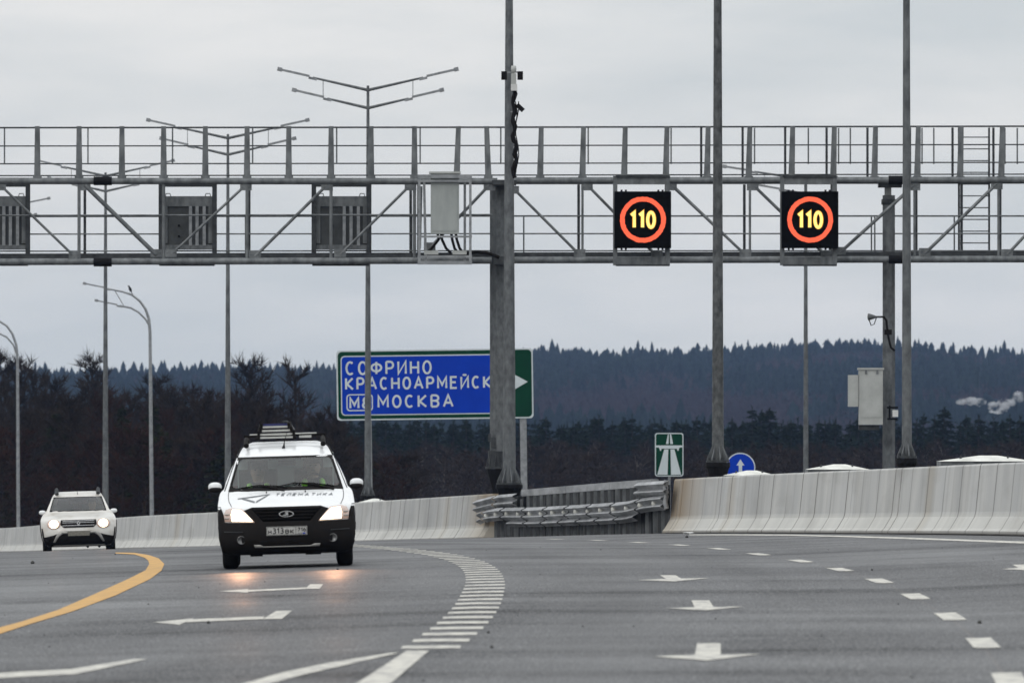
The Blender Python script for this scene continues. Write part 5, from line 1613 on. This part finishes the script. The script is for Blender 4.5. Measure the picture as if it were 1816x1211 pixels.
LB = {'larch': ('bare_tree', 'tall slim bare brown tree behind the lamp posts on the left', 'slim bare trees on the left'),
      'brown': ('bare_tree', 'bare brown tree in the thicket behind the barrier on the left', 'bare brown trees in the left thicket'),
      'red': ('bare_tree', 'reddish bare bushy tree low in the left thicket', 'reddish bare trees in the left thicket'),
      'pine': ('pine_tree', 'dark olive pine showing among the bare trees behind the cars', 'olive pines among the bare trees'),
      'conifer': ('spruce_tree', 'dark green spruce in the near wood behind the road signs', 'dark spruces behind the road signs'),
      'grey': ('bare_tree', 'grey brown bare tree at the edge of the near wood behind the road signs', 'grey bare trees at the wood edge')}
def T(kind, x, D, ytop, wide=1., seed=None):
    nm, lb, gr = LB[kind]
    return tree(nm, kind, seed if seed is not None else random.randrange(4), x, D, ytop, lb, gr, wide)
random.seed(11)
tall = [(-30, 640), (4, 632), (30, 640), (56, 672), (78, 705), (104, 668), (126, 706), (156, 682), (173, 634), (206, 700), (238, 702), (262, 672), (292, 696), (316, 706), (348, 690), (372, 712), (408, 702), (438, 640), (456, 690), (484, 722), (505, 736)]
for i_, (x, y) in enumerate(tall):
    st = random.getstate()
    T('larch' if i_ % 3 else 'brown', x, 560 + (i_ * 37) % 60, y, 1.0 if i_ % 2 else .85)
    random.setstate(st); random.random()
t = tree('bare_tree', 'open', 9, 526, 540, 654, 'lone open crowned bare tree standing above the thicket, just left of the blue sign', None, 1.0)
random.seed(21)
spots = []
for i_ in range(72):
    x = -160 + 780 * (i_ + random.uniform(0, 1)) / 72
    spots.append((x, random.uniform(470, 640), random.uniform(702, 765) if x < 480 else random.uniform(730, 780)))
for i_, (x, D, y) in enumerate(spots):
    st = random.getstate(); T(['brown', 'larch', 'red', 'brown', 'pine'][i_ % 5], x, D, y, random.uniform(.8, 1.15)); random.setstate(st); random.random()
for i_ in range(50):
    x = -160 + 860 * (i_ + random.uniform(0, 1)) / 50
    st = random.getstate(); T(['red', 'brown', 'pine'][i_ % 3], x, random.uniform(455, 500), random.uniform(765, 825), random.uniform(1.3, 1.9)); random.setstate(st); random.random()
# near wood, right of the sign: spruces with bare trees in front
for i_ in range(70):
    x = 540 + 1340 * (i_ + random.uniform(0, 1)) / 70
    y = random.uniform(733, 756) - (14 if 1330 < x < 1375 or 1630 < x < 1700 else 0)
    st = random.getstate(); T('conifer', x, random.uniform(880, 940), y, random.uniform(1.3, 1.9)); random.setstate(st); random.random()
for i_ in range(80):
    x = 560 + 1320 * (i_ + random.uniform(0, 1)) / 80
    st = random.getstate(); T('grey' if i_ % 4 else 'brown', x, random.uniform(760, 860), random.uniform(785, 815), random.uniform(1.1, 1.6)); random.setstate(st); random.random()

def mesh_arrays(me):
    v = np.empty(len(me.vertices) * 3, np.float32); me.vertices.foreach_get('co', v)
    me.calc_loop_triangles()
    t = np.empty(len(me.loop_triangles) * 3, np.int32); me.loop_triangles.foreach_get('vertices', t)
    return v.reshape(-1, 3), t.reshape(-1, 3)

def scatter(name, variants, places, m, label):
    """many trees merged into one mass"""
    V_, T_ = [], []; k = 0
    for (vi, x, y, z, s, w, a) in places:
        v, t = variants[vi]
        ca, sa = math.cos(a), math.sin(a)
        q = np.empty_like(v)
        q[:, 0] = (v[:, 0] * ca - v[:, 1] * sa) * w + x; q[:, 1] = (v[:, 0] * sa + v[:, 1] * ca) * w + y; q[:, 2] = v[:, 2] * s + z
        V_.append(q); T_.append(t + k); k += len(v)
    V_ = np.concatenate(V_); T_ = np.concatenate(T_)
    me = bpy.data.meshes.new(name)
    me.vertices.add(len(V_)); me.vertices.foreach_set('co', V_.ravel())
    me.loops.add(T_.size); me.loops.foreach_set('vertex_index', T_.ravel().astype(np.int32))
    me.polygons.add(len(T_)); me.polygons.foreach_set('loop_start', np.arange(0, T_.size, 3, dtype=np.int32))
    me.update(); me.validate()
    o = link(name, me, m)
    tag(o, label, 'forest', kind='stuff')
    return o

# rest of the near wood as one mass
random.seed(5)
cv = [mesh_arrays(conifer(40 + i, 14, 5, .2, .3)[1]) for i in range(3)]
bv = [mesh_arrays(bare_tree(50 + i, .28, 12, 6, .09)[1]) for i in range(3)]
pl = []
for i in range(620):
    D = random.uniform(960, 1250); X = random.uniform(-.075, .075) * D
    zt = (HY - random.uniform(737, 752)) * D / F; zg = terrain(X, D)
    h = (zt - zg) / 10 * random.uniform(.85, 1.); pl.append((i % 3, X, D, zg, h, h * random.uniform(1.2, 1.8), random.uniform(0, 6)))
scatter('near_wood', cv, pl, 'needle', 'dark evergreen wood behind the highway')
pl = []
for i in range(380):
    D = random.uniform(640, 900); X = random.uniform(-.085, .085) * D
    x = CX + X / D * F
    yt = random.uniform(795, 835) if x > 560 else random.uniform(730, 790)
    zt = (HY - yt) * D / F; zg = terrain(X, D); h = max(.4, (zt - zg) / 10); pl.append((i % 3, X, D, zg, h, h * random.uniform(1.1, 1.7), random.uniform(0, 6)))
scatter('brown_thicket', bv, pl, 'twig_grey', 'bare brown scrub behind the highway')

# forest on the far hill
def far_fir(seed):
    random.seed(seed); vs, fs = [], []
    n = 7; T5 = 6
    for t in range(T5):
        h0 = .12 + .88 * t / T5; h1 = min(1., h0 + .30); r = .185 * (1 - h0) ** (.6 + .06 * (seed % 5)) + .02
        k = len(vs); vs.append((0, 0, h1))
        for j in range(2 * n):
            a = PI * j / n + t; rr_ = r * (1. if j % 2 else .55) * rnd(.7, 1.25)
            vs.append((rr_ * math.cos(a), rr_ * math.sin(a), h0 + (0 if j % 2 else .04) + rnd(-.015, .015)))
        for j in range(2 * n): fs.append((k, k + 1 + j, k + 1 + (j + 1) % (2 * n)))
    mb = MB(); mb.add(vs, fs); return mesh_arrays(mb.mesh('fir', False))
def far_bare(seed):
    random.seed(seed); vs, fs = [], []
    for j in range(110):
        h = rnd(.15, 1.); r = .20 * math.sin(PI * min(1, (h - .1) * 1.05)) ** .6
        a = rnd(0, 2 * PI); q = r * math.sqrt(rnd(0, 1))
        d = Vector((math.cos(a) * .7, math.sin(a) * .7, 1)).normalized()
        blade(vs, fs, Vector((q * math.cos(a), q * math.sin(a), h - .08)), d, rnd(.06, .14), .022)
    mb = MB(); mb.add(vs, fs); return mesh_arrays(mb.mesh('bare', False))
ff = [far_fir(60 + i) for i in range(6)]; fb = [far_bare(80 + i) for i in range(5)]
random.seed(3)
pf, pb_ = [], []
for D in np.arange(2320, 3640, 11.):
    wid = D * .082
    X = -wid
    while X < wid:
        X += random.uniform(2.6, 5.4)
        d = D + random.uniform(-5, 5); zg = terrain(X, d)
        dec = noise.noise(Vector((X * .012, d * .004, 3))) + .1 * math.sin(d * .01)
        h = random.uniform(12, 18.5) * (1 + .14 * noise.noise(Vector((X * .045, d * .02, 8))))
        if random.random() < .08: h *= 1.12
        low = (3640 - D) / 1300
        if dec > .12 - .25 * low + random.uniform(-.12, .12) and D < 3500:
            pb_.append((random.randrange(5), X, d, zg, h * .85, h * .9, random.uniform(0, 6)))
        else:
            pf.append((random.randrange(6), X, d, zg, h, 15 * random.uniform(.75, 1.35), random.uniform(0, 6)))
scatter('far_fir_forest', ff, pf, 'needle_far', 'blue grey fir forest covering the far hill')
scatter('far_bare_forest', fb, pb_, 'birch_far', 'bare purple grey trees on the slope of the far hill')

# drifting smoke over the far slope
def smoke(name, puffs, D, label):
    c = at(puffs[0][0], puffs[0][1], D)
    mb = MB()
    s = D / F
    for x, y, rx, rz in puffs:
        p = at(x, y, D) - c
        random.seed(int(x)); n, m_ = 16, 10; vs = []
        for i in range(m_ + 1):
            th = PI * i / m_
            for k in range(n):
                a = 2 * PI * k / n; w = 1 + .25 * noise.noise(Vector((math.cos(a) * 1.5 + x, math.sin(a) * 1.5, th * 1.6)))
                vs.append(p + Vector((rx * s * w * math.sin(th) * math.cos(a), rx * s * w * math.sin(th) * math.sin(a), rz * s * w * math.cos(th))))
        mb.add(vs, [(i * n + k, i * n + (k + 1) % n, (i + 1) * n + (k + 1) % n, (i + 1) * n + k) for i in range(m_) for k in range(n)], True)
    m = bpy.data.materials.get('smoke') or bpy.data.materials.new('smoke')
    m.use_nodes = True; nt = m.node_tree; nt.nodes.clear()
    o = N(nt, 'ShaderNodeOutputMaterial'); v = N(nt, 'ShaderNodeVolumePrincipled')
    v.inputs['Color'].default_value = (.92, .93, .95, 1); v.inputs['Density'].default_value = .5
    tc = N(nt, 'ShaderNodeTexCoord'); nz = N(nt, 'ShaderNodeTexNoise', Scale=.45, Detail=3.)
    nt.links.new(tc.outputs['Object'], nz.inputs['Vector'])
    mr = N(nt, 'ShaderNodeMapRange'); mr.inputs['From Min'].default_value = .46; mr.inputs['From Max'].default_value = .62; mr.inputs['To Max'].default_value = .9
    nt.links.new(nz.outputs['Fac'], mr.inputs['Value']); nt.links.new(mr.outputs[0], v.inputs['Density'])
    nt.links.new(v.outputs[0], o.inputs['Volume'])
    ob = mb.build(name, m); ob.location = c
    tag(ob, label, 'smoke', kind='stuff')
smoke('smoke', [(1706, 712, 12, 6), (1722, 711, 13, 8), (1738, 713, 12, 7), (1762, 720, 12, 8), (1778, 718, 13, 9), (1792, 710, 12, 10), (1806, 704, 14, 10), (1770, 728, 16, 6)], 2150, 'white smoke drifting over the far slope at the right')

# small grit on the road
random.seed(17)
mb = MB()
for i in range(70):
    D = random.uniform(48, 140); X = dash_x(D) + random.uniform(-11, 3)
    r = random.uniform(.004, .009) * (1.6 if i % 11 == 0 else 1)
    ellipsoid(mb, (X, D, road_z(X, D) + r * .5), (r, r * 1.4, r * .8), 6, 4)
for x, y, r in ((1737, 1105, .018), (866, 1122, .012), (872, 1148, .012), (1218, 953, .03), (58, 999, .03), (370, 1105, .016)):
    p = unproj(x, y); ellipsoid(mb, (p.x, p.y, p.z + r * .5), (r, r * 2, r), 8, 6)
g_ = mb.build('gravel', 'ink_stone'); tag(g_, 'dark grit and small stones lying on the asphalt', 'grit', kind='stuff')

# a scrap of white litter at the foot of the barrier
p = unproj(1221, 947.5)
lt = thing('litter', 'crumpled white scrap lying at the foot of the stained barrier end', 'litter', (p.x, p.y, p.z))
mb = MB(); random.seed(9); k_ = 0
vs = [Vector((random.uniform(-.14, .14), random.uniform(-.1, .1), random.uniform(.0, .07))) for _ in range(9)]
mb.add(vs, [(0, 1, 2), (2, 3, 4), (4, 5, 0), (1, 6, 7), (3, 7, 8), (5, 8, 6), (0, 2, 4), (6, 7, 8)]); mb.build('scrap', 'white_paint', lt)

# ------------------------------------------------------------------ air
HZ0, HZ1 = -30., 75.
mb = MB(); mb.box((0, 1800, (HZ0 + HZ1) / 2), (1500, 4600, HZ1 - HZ0))
hm = bpy.data.materials.new('haze'); hm.use_nodes = True; nt = hm.node_tree; nt.nodes.clear()
o = N(nt, 'ShaderNodeOutputMaterial'); v = N(nt, 'ShaderNodeVolumePrincipled')
v.inputs['Color'].default_value = (.42, .60, 1., 1); v.inputs['Density'].default_value = 5.2e-5; v.inputs['Anisotropy'].default_value = .0
nt.links.new(v.outputs[0], o.inputs['Volume'])
hz = mb.build('haze', hm); hz['kind'] = 'stuff'; hz['label'] = 'thin bluish haze over the whole landscape'; hz['category'] = 'haze'

# ------------------------------------------------------------------ sky and light
w = bpy.data.worlds.new('World'); scene.world = w; w.use_nodes = True
nt = w.node_tree; nt.nodes.clear()
out = N(nt, 'ShaderNodeOutputWorld')
sky = N(nt, 'ShaderNodeTexSky', sky_type='NISHITA'); sky.sun_disc = False; sky.sun_elevation = R(32); sky.sun_rotation = R(215)
bg1 = N(nt, 'ShaderNodeBackground', Strength=.08); nt.links.new(sky.outputs[0], bg1.inputs[0])
tc = N(nt, 'ShaderNodeTexCoord'); sp = N(nt, 'ShaderNodeSeparateXYZ'); nt.links.new(tc.outputs['Generated'], sp.inputs[0])
mp = N(nt, 'ShaderNodeMapping'); mp.inputs['Scale'].default_value = (9, 9, 42)
nt.links.new(tc.outputs['Generated'], mp.inputs['Vector'])
nz = N(nt, 'ShaderNodeTexNoise', Scale=1.6, Detail=7., Roughness=.55); nt.links.new(mp.outputs[0], nz.inputs['Vector'])
cloud = mixc(nt, ramp_line(nt, nz.outputs['Fac'], .35, .68), (.60, .635, .655), (.785, .785, .78))
up = ramp_line(nt, sp.outputs[2], .0, 1.)
gain = math_n(nt, 'ADD', math_n(nt, 'MULTIPLY', up, 1.3), 1.)
bg2 = N(nt, 'ShaderNodeBackground'); nt.links.new(cloud, bg2.inputs[0]); nt.links.new(gain, bg2.inputs[1])
ms = N(nt, 'ShaderNodeMixShader'); ms.inputs[0].default_value = .94
nt.links.new(bg1.outputs[0], ms.inputs[1]); nt.links.new(bg2.outputs[0], ms.inputs[2]); nt.links.new(ms.outputs[0], out.inputs[0])
sl = bpy.data.lights.new('sun', 'SUN'); sl.energy = .6; sl.angle = R(25); sl.color = (1., .97, .93)
so = bpy.data.objects.new('sun', sl); col.objects.link(so)
a = R(215); el = R(32)
so.rotation_euler = Vector((-math.sin(a) * math.cos(el), -math.cos(a) * math.cos(el), -math.sin(el))).to_track_quat('-Z', 'Y').to_euler()

# ------------------------------------------------------------------ camera
cd = bpy.data.cameras.new('camera'); cam = bpy.data.objects.new('camera', cd); col.objects.link(cam)
cd.sensor_width = 36; cd.lens = F / 1816 * 36; cd.clip_start = .5; cd.clip_end = 20000
cam.location = (0, 0, 0); cam.rotation_euler = (R(90) + math.atan((HY - 605.5) / F), 0, 0)
cd.dof.use_dof = True; cd.dof.focus_distance = 150.; cd.dof.aperture_fstop = 8.5
scene.camera = cam
scene.view_settings.view_transform = 'Standard'; scene.view_settings.look = 'None'; scene.view_settings.exposure = 0
scene.cycles.volume_bounces = 0; scene.cycles.max_bounces = 8; scene.cycles.transparent_max_bounces = 16
